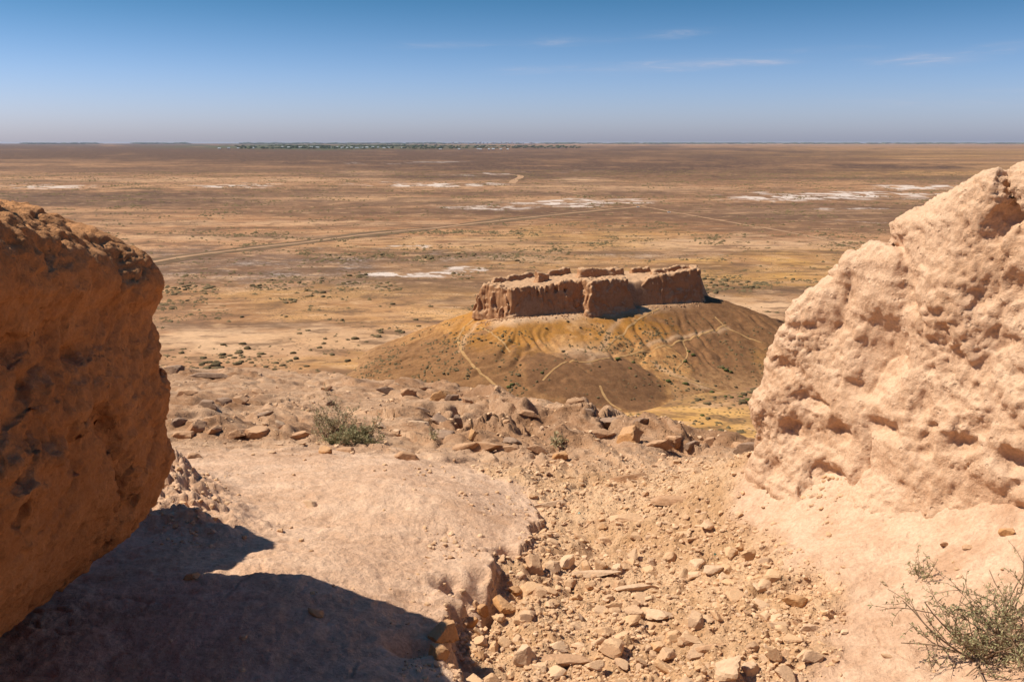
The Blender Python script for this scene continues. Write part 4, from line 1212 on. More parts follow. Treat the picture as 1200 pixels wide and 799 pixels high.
NAMED = [
    # loose stones in the gully and by the crust
    (626, 660, 36, 26, 'stone', 'large pale triangular stone lodged under the end of the clay crust'),
    (664, 656, 23, 17, 'stone', 'blocky tan stone just right of the large pale triangular stone'),
    (686, 661, 19, 17, 'stone', 'upright brown stone at the head of the long pale slab'),
    (704, 662, 17, 16, 'stone', 'second upright stone along the top of the long pale slab'),
    (724, 665, 21, 17, 'stone', 'rounded tan stone at the right end of the long pale slab'),
    (763, 656, 19, 16, 'stone', 'round lone stone uphill from the end of the pale slab'),
    (745, 627, 17, 13, 'stone', 'small round pale stone in the middle of the upper gully'),
    (732, 606, 52, 15, 'stone', 'long low slab lying across the upper gully'),
    (700, 674, 96, 10, 'rock_white', 'long narrow pale slab lying across the gully among stones'),
    (834, 667, 30, 14, 'rock_white', 'smooth whitish stone near the right side of the gully'),
    (817, 659, 22, 13, 'stone', 'tan stone touching the smooth whitish stone on the right'),
    (667, 683, 22, 15, 'stone', 'pale block below the left end of the long pale slab'),
    (691, 685, 17, 13, 'stone', 'small cube-like stone below the long pale slab'),
    (714, 699, 17, 11, 'stone', 'small flat stone in bare soil below the pale slab'),
    (771, 718, 46, 20, 'rock_white', 'broad flat-topped pale stone in the middle of the lower gully'),
    (723, 709, 31, 17, 'stone', 'wedge-shaped stone left of the broad flat-topped stone'),
    (817, 726, 30, 29, 'stone', 'tall pointed brown stone right of the broad flat-topped stone'),
    (681, 723, 13, 11, 'rock_dark', 'small dark grey stone among tan rubble'),
    (789, 744, 30, 16, 'stone', 'flat stone below the tall pointed stone'),
    (809, 750, 32, 15, 'stone', 'low grey-brown stone at the right below the tall pointed stone'),
    (772, 756, 30, 17, 'stone', 'leaning wedge stone lowest of the middle cluster'),
    (856, 782, 38, 30, 'rock_white', 'large pale split block at the bottom edge of the gully'),
    (880, 783, 30, 26, 'rock_white', 'pale block standing against the large split block, on its right'),
    (943, 765, 20, 20, 'stone', 'rounded brown stone under the edge of the right-hand slope'),
    (613, 762, 30, 22, 'rock_white', 'pale flat-faced stone low in the gully near the shadow'),
    (651, 757, 30, 16, 'stone', 'low tan stone right of the pale flat-faced stone'),
    (678, 756, 27, 15, 'stone', 'banded reddish stone at lower middle of the gully'),
    (592, 710, 36, 22, 'rock_orange', 'large orange-brown stone at the foot of the crust'),
    (565, 713, 21, 17, 'rock_orange', 'orange-brown stone wedged in the dark hollow under the crust'),
    (556, 706, 14, 12, 'stone', 'smallest stone in the dark hollow under the crust'),
    (586, 723, 16, 14, 'stone', 'small stone touching the front of the large orange-brown stone'),
    (522, 735, 42, 34, 'rock_orange', 'rounded clay boulder breaking off the corner of the crust'),
    (564, 765, 20, 13, 'rock_orange', 'reddish flat stone at the edge of the wall shadow'),
    (365, 589, 21, 13, 'stone', 'lone brown stone resting on the smooth pale clay'),
    (328, 621, 12, 7, 'stone', 'small dark stone on smooth clay below the lone brown stone'),
    (369, 718, 24, 13, 'rock_orange', 'orange stone lying in the wall shadow'),
    (224, 674, 24, 10, 'rock_orange', 'reddish stone in deep shade beside the heap of fallen clay'),
    (353, 632, 8, 5, 'stone', 'tiny stone beside the tip of the wall shadow'),
    (668, 778, 120, 13, 'rock', 'broad flat pinkish slab level with the soil at the bottom of the gully'),
    (747, 690, 60, 10, 'rock_white', 'flat cracked pale slab just right of the long narrow slab'),
    (640, 592, 48, 9, 'rock_white', 'flat whitish slab at the top left of the gully'),
    (790, 585, 55, 12, 'rock', 'wide low slab at the top right of the gully'),
    (735, 560, 60, 11, 'rock', 'wide flat slab high in the gully under the ledges'),
    (830, 760, 50, 10, 'rock', 'flat brown slab left of the large split block'),
    (604, 690, 26, 20, 'rock_orange', 'crumbling clod fallen from the clay crust'),
    (548, 728, 24, 20, 'rock_orange', 'clay clod hanging on the lower edge of the crust'),
    (512, 762, 30, 20, 'rock_orange', 'clay clod in the shadow below the crust corner'),
    # rocks of the stony slope on the left
    (242, 472, 24, 14, 'rock_dark', 'dark angular rock at the left end of a broken row'),
    (262, 469, 22, 12, 'rock_dark', 'dark broken rock in the middle of the row on the left slope'),
    (279, 467, 18, 13, 'rock', 'rounded grey-brown rock at the right end of the row'),
    (228, 497, 30, 26, 'rock', 'large humped brown rock near the left wall'),
    (206, 493, 20, 16, 'rock_dark', 'dark rock half hidden behind the edge of the left wall'),
    (214, 509, 36, 15, 'rock', 'long sloping rock in front of the large humped rock'),
    (253, 502, 24, 15, 'rock', 'squat rock to the right of the large humped rock'),
    (276, 507, 25, 13, 'rock', 'low pointed rock casting a dark shadow left of the shrub'),
    (301, 505, 32, 16, 'rock', 'pale sharp-topped rock midway between left wall and shrub'),
    (327, 496, 17, 12, 'rock_white', 'whitish rock just left of the green shrub'),
    (352, 509, 26, 11, 'rock', 'flat brown rock at the left foot of the shrub'),
    (382, 527, 22, 13, 'rock_orange', 'orange rounded rock just below the shrub'),
    (404, 526, 24, 9, 'rock', 'low rock beside the orange rounded rock'),
    (226, 533, 16, 11, 'rock', 'small upright rock on the lower left slope'),
    (299, 458, 16, 8, 'rock', 'small lone rock high on the left slope'),
    (387, 471, 15, 13, 'rock_dark', 'dark rock with white base behind the shrub'),
    (308, 485, 20, 6, 'rock_dark', 'thin dark ledge of rock on the left slope'),
    (202, 432, 24, 11, 'rock_dark', 'dark rock on the skyline of the brow next to the left wall'),
    (242, 440, 46, 9, 'rock_dark', 'long dark ledge on the brow next to the left wall'),
    (383, 454, 15, 8, 'rock', 'small rock on the brow above the shrub'),
    (217, 459, 26, 8, 'rock', 'low flat rock under the long dark ledge'),
    (445, 496, 20, 13, 'rock_white', 'pale peaked stone with a dark face right of the shrub'),
    # boulder row on the brow
    (455, 456, 26, 13, 'rock_dark', 'leftmost boulder of the row on the brow below the mound'),
    (478, 458, 21, 13, 'rock', 'second boulder of the row on the brow'),
    (499, 454, 15, 10, 'rock', 'small boulder set back in the row on the brow'),
    (514, 462, 30, 15, 'rock_orange', 'largest orange-brown boulder in the row on the brow'),
    (529, 465, 15, 12, 'rock_dark', 'dark round boulder near the right end of the row'),
    (547, 468, 15, 10, 'rock', 'last boulder standing apart at the right of the row'),
    # middle ledges
    (514, 491, 20, 13, 'rock_dark', 'dark jagged rock at the upper left of the middle ledges'),
    (489, 496, 26, 12, 'rock_white', 'pale wedge of rock at the left of the middle ledges'),
    (519, 507, 38, 15, 'rock_dark', 'dark overhanging ledge in the middle of the slope'),
    (536, 490, 12, 19, 'rock_dark', 'narrow upright dark rock among the middle ledges'),
    (555, 506, 17, 13, 'rock_orange', 'round brown rock at the right of the dark overhanging ledge'),
    (568, 522, 58, 16, 'rock', 'long rounded pale slab below the middle ledges'),
    (542, 523, 32, 11, 'rock', 'low slab joined to the left of the long rounded slab'),
    (596, 526, 30, 10, 'rock', 'tapering slab at the right of the long rounded slab'),
    (476, 533, 26, 14, 'rock', 'worn grey-brown rock by itself left of the long slabs'),
    (465, 505, 13, 10, 'rock_white', 'small white stone left of the pale wedge'),
    (494, 479, 18, 6, 'rock_dark', 'flat grey stone lying below the boulder row'),
    (600, 515, 28, 15, 'rock_dark', 'dark wedge-shaped rock face right of the middle ledges'),
    (630, 524, 24, 12, 'rock', 'low brown ledge beside the small green tuft'),
    (656, 533, 22, 13, 'rock_orange', 'broken orange rock right of the small green tuft'),
    # right ledges and skyline rocks
    (703, 507, 34, 18, 'rock', 'square-cut ledge of rock under the right part of the brow'),
    (737, 508, 40, 24, 'rock_orange', 'big orange-brown block next to the square-cut ledge'),
    (712, 494, 30, 14, 'rock_dark', 'dark crumbling rock above the square-cut ledge'),
    (755, 492, 26, 15, 'rock_dark', 'dark rock on the skyline where the brow turns down'),
    (772, 520, 30, 14, 'rock', 'sloping slab below the turn of the brow'),
    (793, 514, 30, 18, 'rock', 'jagged rock halfway down the right brow'),
    (811, 519, 18, 13, 'rock_dark', 'small dark rock halfway down the right brow'),
    (832, 515, 20, 13, 'rock', 'pointed rock against the ochre plain'),
    (864, 520, 20, 12, 'rock', 'low rock left of the dark clump by the right wall'),
    (880, 522, 40, 19, 'rock_dark', 'dark rough clump of rock beside the right wall'),
    (672, 470, 22, 8, 'rock', 'thin rock at the top of the crack on the brow'),
    (690, 482, 16, 9, 'rock_dark', 'dark little rock beside the crack on the brow'),
    (618, 483, 20, 9, 'rock', 'low rock on the bare slope behind the middle ledges'),
    # right slope
    (935, 703, 40, 14, 'rock_orange', 'overhanging clay lump with a dark hollow at the gully edge'),
    (950, 735, 34, 11, 'rock_white', 'flat pale slab under the overhanging clay lump'),
    (1137, 640, 28, 10, 'rock', 'low crumbled stone on the right slope above the wiry shrub'),
    (1108, 637, 20, 9, 'rock', 'broken stone left of the low crumbled stone on the slope'),
    (1180, 622, 24, 13, 'rock_orange', 'yellowish stone at the far right of the slope'),
    (1040, 768, 16, 8, 'stone', 'small stone left of the wiry shrub at bottom right'),
]
for i, (px, py, w_, h_, mt_, lb) in enumerate(NAMED):
    rk = py < 545 and mt_ != 'stone'
    put_stone(px, py, w_ * (1.22 if rk else 1), h_ * (.95 if rk else 1), lb, mat=None if mt_ == 'stone' else mt_, name='rock' if rk else 'stone', cat='rock' if rk else 'stone',
              seed=i * 7 + 3, sink=.36 if rk else .3, rz=rng.uniform(-.25, .25) if w_ > 1.7 * h_ else None, tilt=.16)

def rub_label(px, py):
    if py < 620:
        w_ = 'small stone in the yellowish rubble at the top of the gully'
    elif px < 620:
        w_ = 'stone in the rubble along the foot of the clay crust'
    elif px > 800:
        w_ = 'stone in the rubble next to the smooth right-hand slope'
    elif py < 690:
        w_ = 'stone in the rubble around the long pale slab'
    else:
        w_ = 'stone in the coarse rubble at the bottom of the gully'
    return w_, w_.replace('small stone', 'stones').replace('stone in', 'stones in')


# rubble: the largest as single stones, the rest as one layer
def gully_px(n):
    out = []
    while len(out) < n:
        px, py = rng.uniform(490, 965), rng.uniform(548, 805)
        d = px_dir(px, py)
        # thinner towards the top and the edges
        if rng.uniform() > (.35 + .65 * sstep(560, 690, py)):
            continue
        out.append((px, py))
    return out


def hit_many(P):
    """several lines of sight at once against the near ground"""
    P = np.asarray(P, float)
    u, v = (P[:, 0] - 600) / F, (P[:, 1] - 399.5) / F
    p = R(PITCH)
    D = np.stack([u, math.cos(p) - v * math.sin(p), -(math.sin(p) + v * math.cos(p))], 1)
    t = np.full(len(P), 2.2); done = np.zeros(len(P), bool)
    for _ in range(90):
        g = D[:, 2] * t - base_z(D[:, 0] * t, D[:, 1] * t)
        t = np.where(done, t, t + np.clip(g * .8, -.2, 1.2)); done |= np.abs(g) < 2e-3
    X, Y = D[:, 0] * t, D[:, 1] * t
    z, rub_, far_, _c = ground_parts(X, Y)
    return X, Y, z, rub_, far_


cand = np.array(gully_px(1600))
X, Y, Z, rb, fr = hit_many(cand)
ok = (rb > .5) & (Y < 7.5)
cand, X, Y, Z = cand[ok], X[ok], Y[ok], Z[ok]
named_xy = np.array([(n[0], n[1]) for n in NAMED], float)
left = 300 - sum(1 for n in NAMED if not (n[1] < 545 and n[4] != 'stone'))
nsing = 0
for (px, py), x, y, z in zip(cand, X, Y, Z):
    if nsing >= left:
        break
    if (np.hypot(named_xy[:, 0] - px, named_xy[:, 1] - py) < 14).any():
        continue
    w_ = 8 + 25 * rng.uniform() ** 2.2
    w_ *= .55 + .5 * sstep(560, 720, py)
    put_stone(px, py, w_, w_ * rng.uniform(.4, .75), *rub_label(px, py), p=np.array([x, y, z]), tilt=.45, sink=rng.uniform(.3, .5))
    nsing += 1


def scatter_mesh(name, X, Y, Z, size, level, mat, flat=(.5, .85), sink=.2, nshape=24, up=None):
    shapes = [stone_shape(level, 900 + i, 8, 60, .03) for i in range(nshape)]
    Vs, Fs = [], []; off = 0
    for i in range(len(X)):
        p, f = shapes[int(rng.integers(0, nshape))]
        a = rng.uniform(0, 6.28); c_, s_ = math.cos(a), math.sin(a)
        q = p * np.array([1, rng.uniform(.6, 1), rng.uniform(*flat)]) * size[i]
        q = np.stack([q[:, 0] * c_ - q[:, 1] * s_, q[:, 0] * s_ + q[:, 1] * c_, q[:, 2] + q[:, 0] * rng.uniform(-.3, .3)], 1)
        Vs.append(q + [X[i], Y[i], Z[i] + size[i] * sink]); Fs.append(f + off); off += len(p)
    return obj(name, mesh_np(name, np.concatenate(Vs), np.concatenate(Fs), False), mat)


# pebbles and chips: dense in the gully, sparse on the clay, coarse on the stony slope
cand = np.concatenate([np.stack([rng.uniform(470, 990, 14000), rng.uniform(545, 806, 14000)], 1), np.stack([rng.uniform(180, 905, 2600), rng.uniform(436, 560, 2600)], 1),
                       np.stack([rng.uniform(150, 1210, 2200), rng.uniform(540, 806, 2200)], 1), np.stack([rng.uniform(165, 285, 800), rng.uniform(555, 650, 800)], 1)])
X, Y, Z, rb, fr = hit_many(cand)
dens = np.clip(rb * (.35 + .8 * sstep(-.2, .4, perlin2(X * 3, Y * 3, 140))) + fr * (.15 + .8 * sstep(-.1, .5, perlin2(X * .9, Y * .7, 141))) + .05 + .25 * sstep(.15, .5, perlin2(X * 1.6, Y * 1.6, 142)), 0, 1)
dens[-800:] = .7 * sstep(75, 25, np.hypot((cand[-800:, 0] - 215), cand[-800:, 1] - 598))
ok = (rng.uniform(size=len(X)) < dens) & (Y < 24)
X, Y, Z, fr = X[ok], Y[ok], Z[ok], fr[ok]
k = np.hypot(np.hypot(X, Y), Z) / F
size = k * (.9 + 4.2 * rng.uniform(size=len(X)) ** 2.2) * np.where(fr > .5, .9, 1.0)
kind(scatter_mesh("pebbles", X, Y, Z + H, size, 1, M['stone']), 'stuff')

cz_ = mound_z(cl_xy[:, 0], cl_xy[:, 1])[0]
m_cl, t_ = material("fort_clod")
finish(t_, (.42, .245, .135), .95)
kind(scatter_mesh("fallen_clods", cl_xy[:, 0], cl_xy[:, 1], cz_, .14 + .55 * rng.uniform(size=len(cl_xy)) ** 3, 1, m_cl), 'stuff')

# ------------------------------------------------------------------ shrubs close by
def leaf_mat(name, a, b):
    m, t = material(name)
    g = t.n('ShaderNodeNewGeometry')
    col = t.mix(g.outputs['Random Per Island'], a, b)
    p = t.n('ShaderNodeBsdfPrincipled', {'Base Color': col, 'Roughness': .8, 'Specular IOR Level': .2})
    tr = t.n('ShaderNodeBsdfTranslucent', {'Color': col})
    mx_ = t.n('ShaderNodeMixShader', {0: .2, 1: p.outputs[0], 2: tr.outputs[0]})
    t.n('ShaderNodeOutputMaterial', {0: mx_.outputs[0]})
    return m


M['leaf'] = leaf_mat("grey_green_leaf", (.26, .25, .125), (.40, .36, .20))
M['leaf_dry'] = leaf_mat("dry_green_leaf", (.37, .32, .17), (.50, .42, .26))
M['stem'] = flat_mat("dry_stem", (.20, .13, .08), (.30, .21, .14), 30)


class Twigs:
    def __init__(self):
        self.v, self.f, self.lv, self.lf = [], [], [], []

    def tube(self, pts, r0, r1):
        n = len(pts); b = len(self.v)
        for i, p in enumerate(pts):
            d = pts[min(i + 1, n - 1)] - pts[max(i - 1, 0)]; d = d / (np.linalg.norm(d) + 1e-9)
            a = np.cross(d, [.3, .2, .9]); a /= np.linalg.norm(a) + 1e-9; c = np.cross(d, a)
            r = r0 + (r1 - r0) * i / (n - 1)
            for k in range(3):
                an = k * 2.094
                self.v.append(p + (a * math.cos(an) + c * math.sin(an)) * r)
        for i in range(n - 1):
            for k in range(3):
                self.f.append((b + i * 3 + k, b + i * 3 + (k + 1) % 3, b + i * 3 + 3 + (k + 1) % 3, b + i * 3 + 3 + k))

    def leaf(self, p, d, ln, wd):
        d = d / (np.linalg.norm(d) + 1e-9)
        a = np.cross(d, rng.normal(size=3)); a /= np.linalg.norm(a) + 1e-9
        b = len(self.lv); nrm = np.cross(d, a)
        self.lv += [p, p + d * ln * .5 + a * wd + nrm * wd * .3, p + d * ln, p + d * ln * .5 - a * wd + nrm * wd * .3]
        self.lf.append((b, b + 1, b + 2, b + 3))

    def branch(self, p, d, ln, r, depth, leaf, nl, up):
        n = 6; pts = [p]; d = d / np.linalg.norm(d)
        for i in range(n):
            d = d + rng.normal(size=3) * .16 + np.array([0, 0, up]); d = d / np.linalg.norm(d)
            pts.append(pts[-1] + d * ln / n)
        self.tube(pts, r, r * .45)
        if depth > 0:
            for k in range(int(rng.integers(3, 6))):
                i = int(rng.integers(1, n)); e = d + rng.normal(size=3) * .75; 
                self.branch(pts[i], e, ln * rng.uniform(.4, .65), r * .55, depth - 1, leaf, nl, up)
        if depth <= 1:
            for k in range(nl):
                u = rng.uniform(.15, 1) * n; i = min(int(u), n - 1)
                q = pts[i] + (pts[i + 1] - pts[i]) * (u - i)
                self.leaf(q, d * .6 + rng.normal(size=3) * .8, leaf * rng.uniform(.6, 1.3), leaf * .16 * rng.uniform(.7, 1.3))


def shrub(name, px, py, width, stems, depth, leaf, nl, label, up=.05, spread=.9, leaf_m='leaf', lean=(0, 0), offs=()):
    p = hit_ground(px, py)
    root = empty(name, (p[0], p[1], p[2] + H)); tag(root, label, 'shrub')
    tw = Twigs()
    for (ox, oy) in ([(0, 0)] + list(offs)):
        zz = float(ground_z(p[0] + ox, p[1] + oy)[0]) - p[2]
        for s in range(stems):
            a = rng.uniform(0, 6.283)
            d = np.array([math.cos(a) * spread + lean[0], math.sin(a) * spread + lean[1], rng.uniform(.35, 1.0)])
            tw.branch(np.array([ox + rng.normal() * .01, oy + rng.normal() * .01, zz - .01]), d, width * rng.uniform(.3, .6), width * .0075, depth, leaf, nl, up)
    obj("stems", mesh_np("stems", np.array(tw.v), np.array(tw.f)), M['stem'], root)
    if tw.lv:
        obj("foliage", mesh_np("foliage", np.array(tw.lv), np.array(tw.lf), False), M[leaf_m], root)
    return root


shrub("wiry_shrub", 1148, 772, .62, 9, 2, .017, 8, "wiry grey-green shrub spreading over the clay at the bottom right corner", .0, 1.35, offs=[(.08, .02), (.15, -.04)])
shrub("wiry_shrub", 1078, 677, .26, 5, 1, .014, 12, "small sparse sprig with pale stems above the wiry corner shrub", .05, .9)
shrub("wiry_shrub", 1165, 702, .14, 3, 1, .012, 7, "tiny sprig right of the wiry shrub's top", .08, .6)
shrub("wiry_shrub", 1041, 684, .07, 4, 0, .014, 8, "tiny bright green sprout left of the small sparse sprig", .05, .8, 'leaf_dry')
shrub("bushy_shrub", 383, 512, .60, 9, 2, .028, 4, "bushy olive shrub on the stony slope left of centre", .08, .75, 'leaf_dry', (-.25, 0), offs=[(.12, .05)])
shrub("bushy_shrub", 405, 519, .40, 9, 1, .028, 13, "low green part of the thicket just right of the bushy olive shrub", .08, .9, 'leaf', (.2, 0), offs=[(.1, 0), (-.1, 0), (.22, 0)])
shrub("bushy_shrub", 430, 515, .40, 5, 1, .030, 18, "thin upright sprig at the right end of the shrub thicket", .2, .35, 'leaf_dry')
shrub("grass_tuft", 652, 522, .30, 9, 0, .05, 10, "small green tuft growing among the ledges in mid slope", .1, .5, 'leaf_dry')
shrub("grass_tuft", 508, 517, .26, 8, 0, .04, 8, "little yellow-green tuft beside the dark overhanging ledge", .1, .5, 'leaf_dry')

# shards of green glass in the rubble
m, t = material("green_glass")
finish(t, (.10, .16, .11), .25, spec=.5)
M['glass'] = m
for (px, py, w_, lb) in [(905, 714, 6, 'green glass shard in the rubble by the right slope'), (679, 601, 6, 'dark green glass shard high in the gully'), (838, 649, 5, 'green glass shard near the smooth whitish stone')]:
    o_ = put_stone(px, py, w_, w_ * .5, lb, mat='glass', name='glass_shard', cat='glass shard', seed=5, sink=.2)

# ------------------------------------------------------------------ bushes of the plain
def bush_shape(level, seed):
    r = np.random.default_rng(seed)
    v, f = ICO[level]
    rad = 1 + .42 * fbm3(v[:, 0] * 1.7 + seed, v[:, 1] * 1.7, v[:, 2] * 1.7, 2, .6, 600) + .16 * r.normal(size=len(v))
    p = v * rad[:, None] * np.array([1, 1, .62]); p[:, 2] += .35
    return p, f


def bush_mat():
    m, t = material("desert_bush")
    g = t.n('ShaderNodeNewGeometry')
    rnd = t.math('FRACT', t.math('ADD', t.n('ShaderNodeObjectInfo').outputs['Random'], g.outputs['Random Per Island']))
    col = t.mix(rnd, (.13, .092, .048), (.25, .175, .092))
    n1 = t.noise(g.outputs['Position'], 3.0, 3, .6)
    col = t.mix(t.ramp01(n1, .4, .65), col, (.14, .11, .052))
    finish(t, col, .9, t.noise(g.outputs['Position'], 5, 3, .7), .4, 1.0)
    return m


M['bush'] = bush_mat()
m, t = material("green_bush")
g_ = t.n('ShaderNodeNewGeometry')
finish(t, t.mix(t.noise(g_.outputs['Position'], 2.0, 3, .6), (.06, .075, .02), (.15, .15, .05)), .9, t.noise(g_.outputs['Position'], 5, 3, .7), .4, 1.0)
M['bush_green'] = m
NB = 330000
bd = np.sqrt(np.concatenate([rng.uniform(230 ** 2, 2900 ** 2, NB - 70000), rng.uniform(230 ** 2, 900 ** 2, 70000)])); ba = rng.uniform(R(-33), R(33), NB)
BX, BY = bd * np.sin(ba), bd * np.cos(ba)
bm_ = plain_masks(BX, BY)
cl = fbm2(BX * .012, BY * .012, 4, .6, 150); c2 = fbm2(BX * .05, BY * .05, 2, .6, 151)
pb = np.clip(.04 + .95 * sstep(.0, .6, cl + .6 * c2), 0, 1) * (1 - .85 * np.clip(bm_['sand'], 0, 1)) * (1 - .75 * bm_['salt'])
q = mound_z(BX, BY)
on_mound = (q[1] < 1.05) | (q[2] < 1)
pb = np.where(on_mound, 0, pb)
keep = (rng.uniform(size=NB) < pb * np.where(bd < 1500, .62, .5)) & ~((BX > 20) & (BX < 140) & (BY < 300) & (rng.uniform(size=NB) < .3))
BX, BY, bd, cl = BX[keep], BY[keep], bd[keep], cl[keep]
bs = (.28 + 1.05 * rng.uniform(size=len(BX)) ** 3.5) * (1 + .4 * sstep(.2, .7, cl)) * (1 + .35 * sstep(600, 1500, bd))
BZ = plain_z(BX, BY)
# which of them are in the picture and not behind the walls
qx, qy = to_px(BX, BY)
vis = (qx > 200) & (qx < 1190) & (qy < 500) & ~((qx > 885) & (qy > 330)) & ~((qx < 880) & (qy > 440) & (qx < 760))
order = np.argsort(-(bs / bd) * vis)
big = order[:232]
BSH = []
for i in range(7):
    p, f = bush_shape(2, 700 + i)
    BSH.append(mesh_np("bush", p, f, True)); BSH[-1].materials.append(M['bush'])
for i in big:
    o_ = bpy.data.objects.new("bush", BSH[int(rng.integers(0, 7))]); COL.objects.link(o_)
    s_ = bs[i] * rng.uniform(.75, 1.0)
    o_.scale = (s_ * rng.uniform(.9, 1.5), s_, s_ * rng.uniform(.6, .95)); o_.rotation_euler = (0, 0, rng.uniform(0, 6.28)); o_.location = (BX[i], BY[i], BZ[i] - .1 * s_)
    wh = 'beyond the fort and its mound' if bd[i] > 430 and 520 < qx[i] < 880 else ('on the ochre flat right of the mound' if qx[i] > 740 and qy[i] > 380 else ('on the right of the plain behind the sunlit wall' if qx[i] >= 880 else ('on the sandy flat left of the mound' if qy[i] > 340 else 'in the distance left of the fort')))
    tag(o_, "low dark scrub bush " + wh, "bush", "scrub bushes " + wh)
# on the mound: named greener ones, then small scrub
MB_ = [(807, 412), (812, 416), (847, 431), (851, 434), (856, 436), (803, 424), (742, 425), (738, 432), (596, 454), (600, 451), (635, 437), (724, 421), (783, 447), (803, 450), (834, 460), (850, 467), (857, 468), (868, 467), (877, 471), (823, 489), (560, 386), (693, 369),
       (702, 430), (760, 439), (772, 452), (817, 447), (838, 452), (862, 454), (745, 441), (790, 417), (566, 420), (585, 430), (610, 428), (530, 420), (552, 432), (588, 412), (640, 405), (660, 412), (622, 397), (575, 402), (480, 428), (500, 432), (640, 385), (668, 392), (608, 440), (629, 447), (548, 440), (520, 438), (665, 377), (680, 384)]
for i, (px, py) in enumerate(MB_):
    x, y = mound_hit(px, py)
    z = max(float(mound_z(x, y)[0]), float(plain_z(np.array([x]), np.array([y]))[0]))
    o_ = bpy.data.objects.new("bush", BSH[i % 7]); COL.objects.link(o_)
    s_ = rng.uniform(.45, .8) * (1.25 if i < 20 else .75)
    o_.scale = (s_ * 1.2, s_, s_ * .8); o_.rotation_euler = (0, 0, rng.uniform(0, 6.28)); o_.location = (x, y, z - .05)
    if i < 20:
        o_.material_slots[0].link = 'OBJECT'; o_.material_slots[0].material = M['bush_green']
        tag(o_, "green bush growing on the slope of the fort mound", "bush", "green bushes on the mound slope")
    else:
        tag(o_, "small dry bush growing on the slope of the fort mound", "bush", "dry bushes on the mound slope")
rest = np.setdiff1d(np.arange(len(BX)), big)
OCT_V = np.array([[1, 0, .2], [0, 1, .2], [-1, 0, .2], [0, -1, .2], [0, 0, .95], [.7, .7, -.1], [-.7, .7, -.1], [-.7, -.7, -.1], [.7, -.7, -.1]])
OCT_F = np.array([[0, 1, 4], [1, 2, 4], [2, 3, 4], [3, 0, 4], [0, 5, 1], [1, 6, 2], [2, 7, 3], [3, 8, 0]])
n_ = len(rest)
ag = rng.uniform(0, 6.28, n_)[:, None]; ca, sa = np.cos(ag), np.sin(ag)
pv = OCT_V[None] * (1 + .25 * rng.normal(size=(n_, 9, 1)))
sc3 = np.stack([rng.uniform(.9, 1.6, n_), np.ones(n_), rng.uniform(.6, .95, n_)], 1)[:, None] * bs[rest][:, None, None]
pv = pv * sc3
pv = np.stack([pv[..., 0] * ca - pv[..., 1] * sa + BX[rest][:, None], pv[..., 0] * sa + pv[..., 1] * ca + BY[rest][:, None], pv[..., 2] + BZ[rest][:, None]], -1)
Vs = [pv.reshape(-1, 3)]; Fs = [(OCT_F[None] + 9 * np.arange(n_)[:, None, None]).reshape(-1, 3)]
print("scrub", n_)
kind(obj("scrub", mesh_np("scrub", np.concatenate(Vs), np.concatenate(Fs), True), M['bush']), 'stuff')
# tufts over the mound
tx, ty = rng.uniform(-80, 140, 9000), rng.uniform(275, 360, 9000)
q = mound_z(tx, ty)
tk = (q[1] < 1.02) & (q[1] > .12) & (rng.uniform(size=9000) < sstep(-.35, .4, fbm2(tx * .05, ty * .05, 3, .6, 160)) * np.where(q[2] < 1, .12, .8) * np.where(q[3] > 15, .35, 1))
Vs, Fs = [], []; off = 0
for x, y, z in zip(tx[tk], ty[tk], q[0][tk]):
    s_ = rng.uniform(.25, .55)
    Vs.append(OCT_V * (1 + .25 * rng.normal(size=(9, 1))) * s_ + [x, y, z]); Fs.append(OCT_F + off); off += 9
kind(obj("dry_tufts", mesh_np("dry_tufts", np.concatenate(Vs), np.concatenate(Fs), True), M['bush']), 'stuff')

# ------------------------------------------------------------------ the far edge: village, town, trees
M['house'] = flat_mat("whitewash", (.78, .76, .72), (.70, .68, .64), .05)
M['roof'] = flat_mat("sheet_roof", (.62, .66, .70), (.52, .55, .60), .05)
m, t = material("far_trees"); gg = t.n('ShaderNodeNewGeometry')
finish(t, t.mix(gg.outputs['Random Per Island'], (.045, .065, .03), (.085, .10, .045)), .9)
M['trees'] = m
HS = bpy.data.meshes.new("house")
b = bmesh.new()
v = [b.verts.new(c) for c in [(-.5, -.5, 0), (.5, -.5, 0), (.5, .5, 0), (-.5, .5, 0), (-.5, -.5, .65), (.5, -.5, .65), (.5, .5, .65), (-.5, .5, .65)]]
for q in [(0, 1, 5, 4), (1, 2, 6, 5), (2, 3, 7, 6), (3, 0, 4, 7)]:
    b.faces.new([v[i] for i in q])
e = [b.verts.new(c) for c in [(-.56, -.58, .62), (.56, -.58, .62), (.56, .58, .62), (-.56, .58, .62), (-.5, 0, 1.0), (.5, 0, 1.0)]]
for q in [(0, 1, 5, 4), (2, 3, 4, 5), (1, 2, 5), (3, 0, 4)]:
    fc = b.faces.new([e[i] for i in q]); fc.material_index = 1
b.to_mesh(HS); b.free()
HS.materials.append(M['house']); HS.materials.append(M['roof'])
houses = [(257, 173.4), (268, 173.2), (279, 173), (296, 173), (338, 172.6), (352, 172.4), (372, 172.4), (384, 172.8), (389, 172.6), (395, 172.4), (401, 172.8), (407, 172.6), (412, 172.4), (418, 172.8), (424, 172.6), (430, 172.4), (443, 172.6), (450, 172.8), (455, 172.4),
          (472, 172.8), (516, 174), (538, 174.2), (563, 174.3), (573, 174.4), (578, 174.3), (587, 174.4), (595, 174.3), (560, 173.8), (331, 171.5), (365, 171.6), (437, 171.6)]
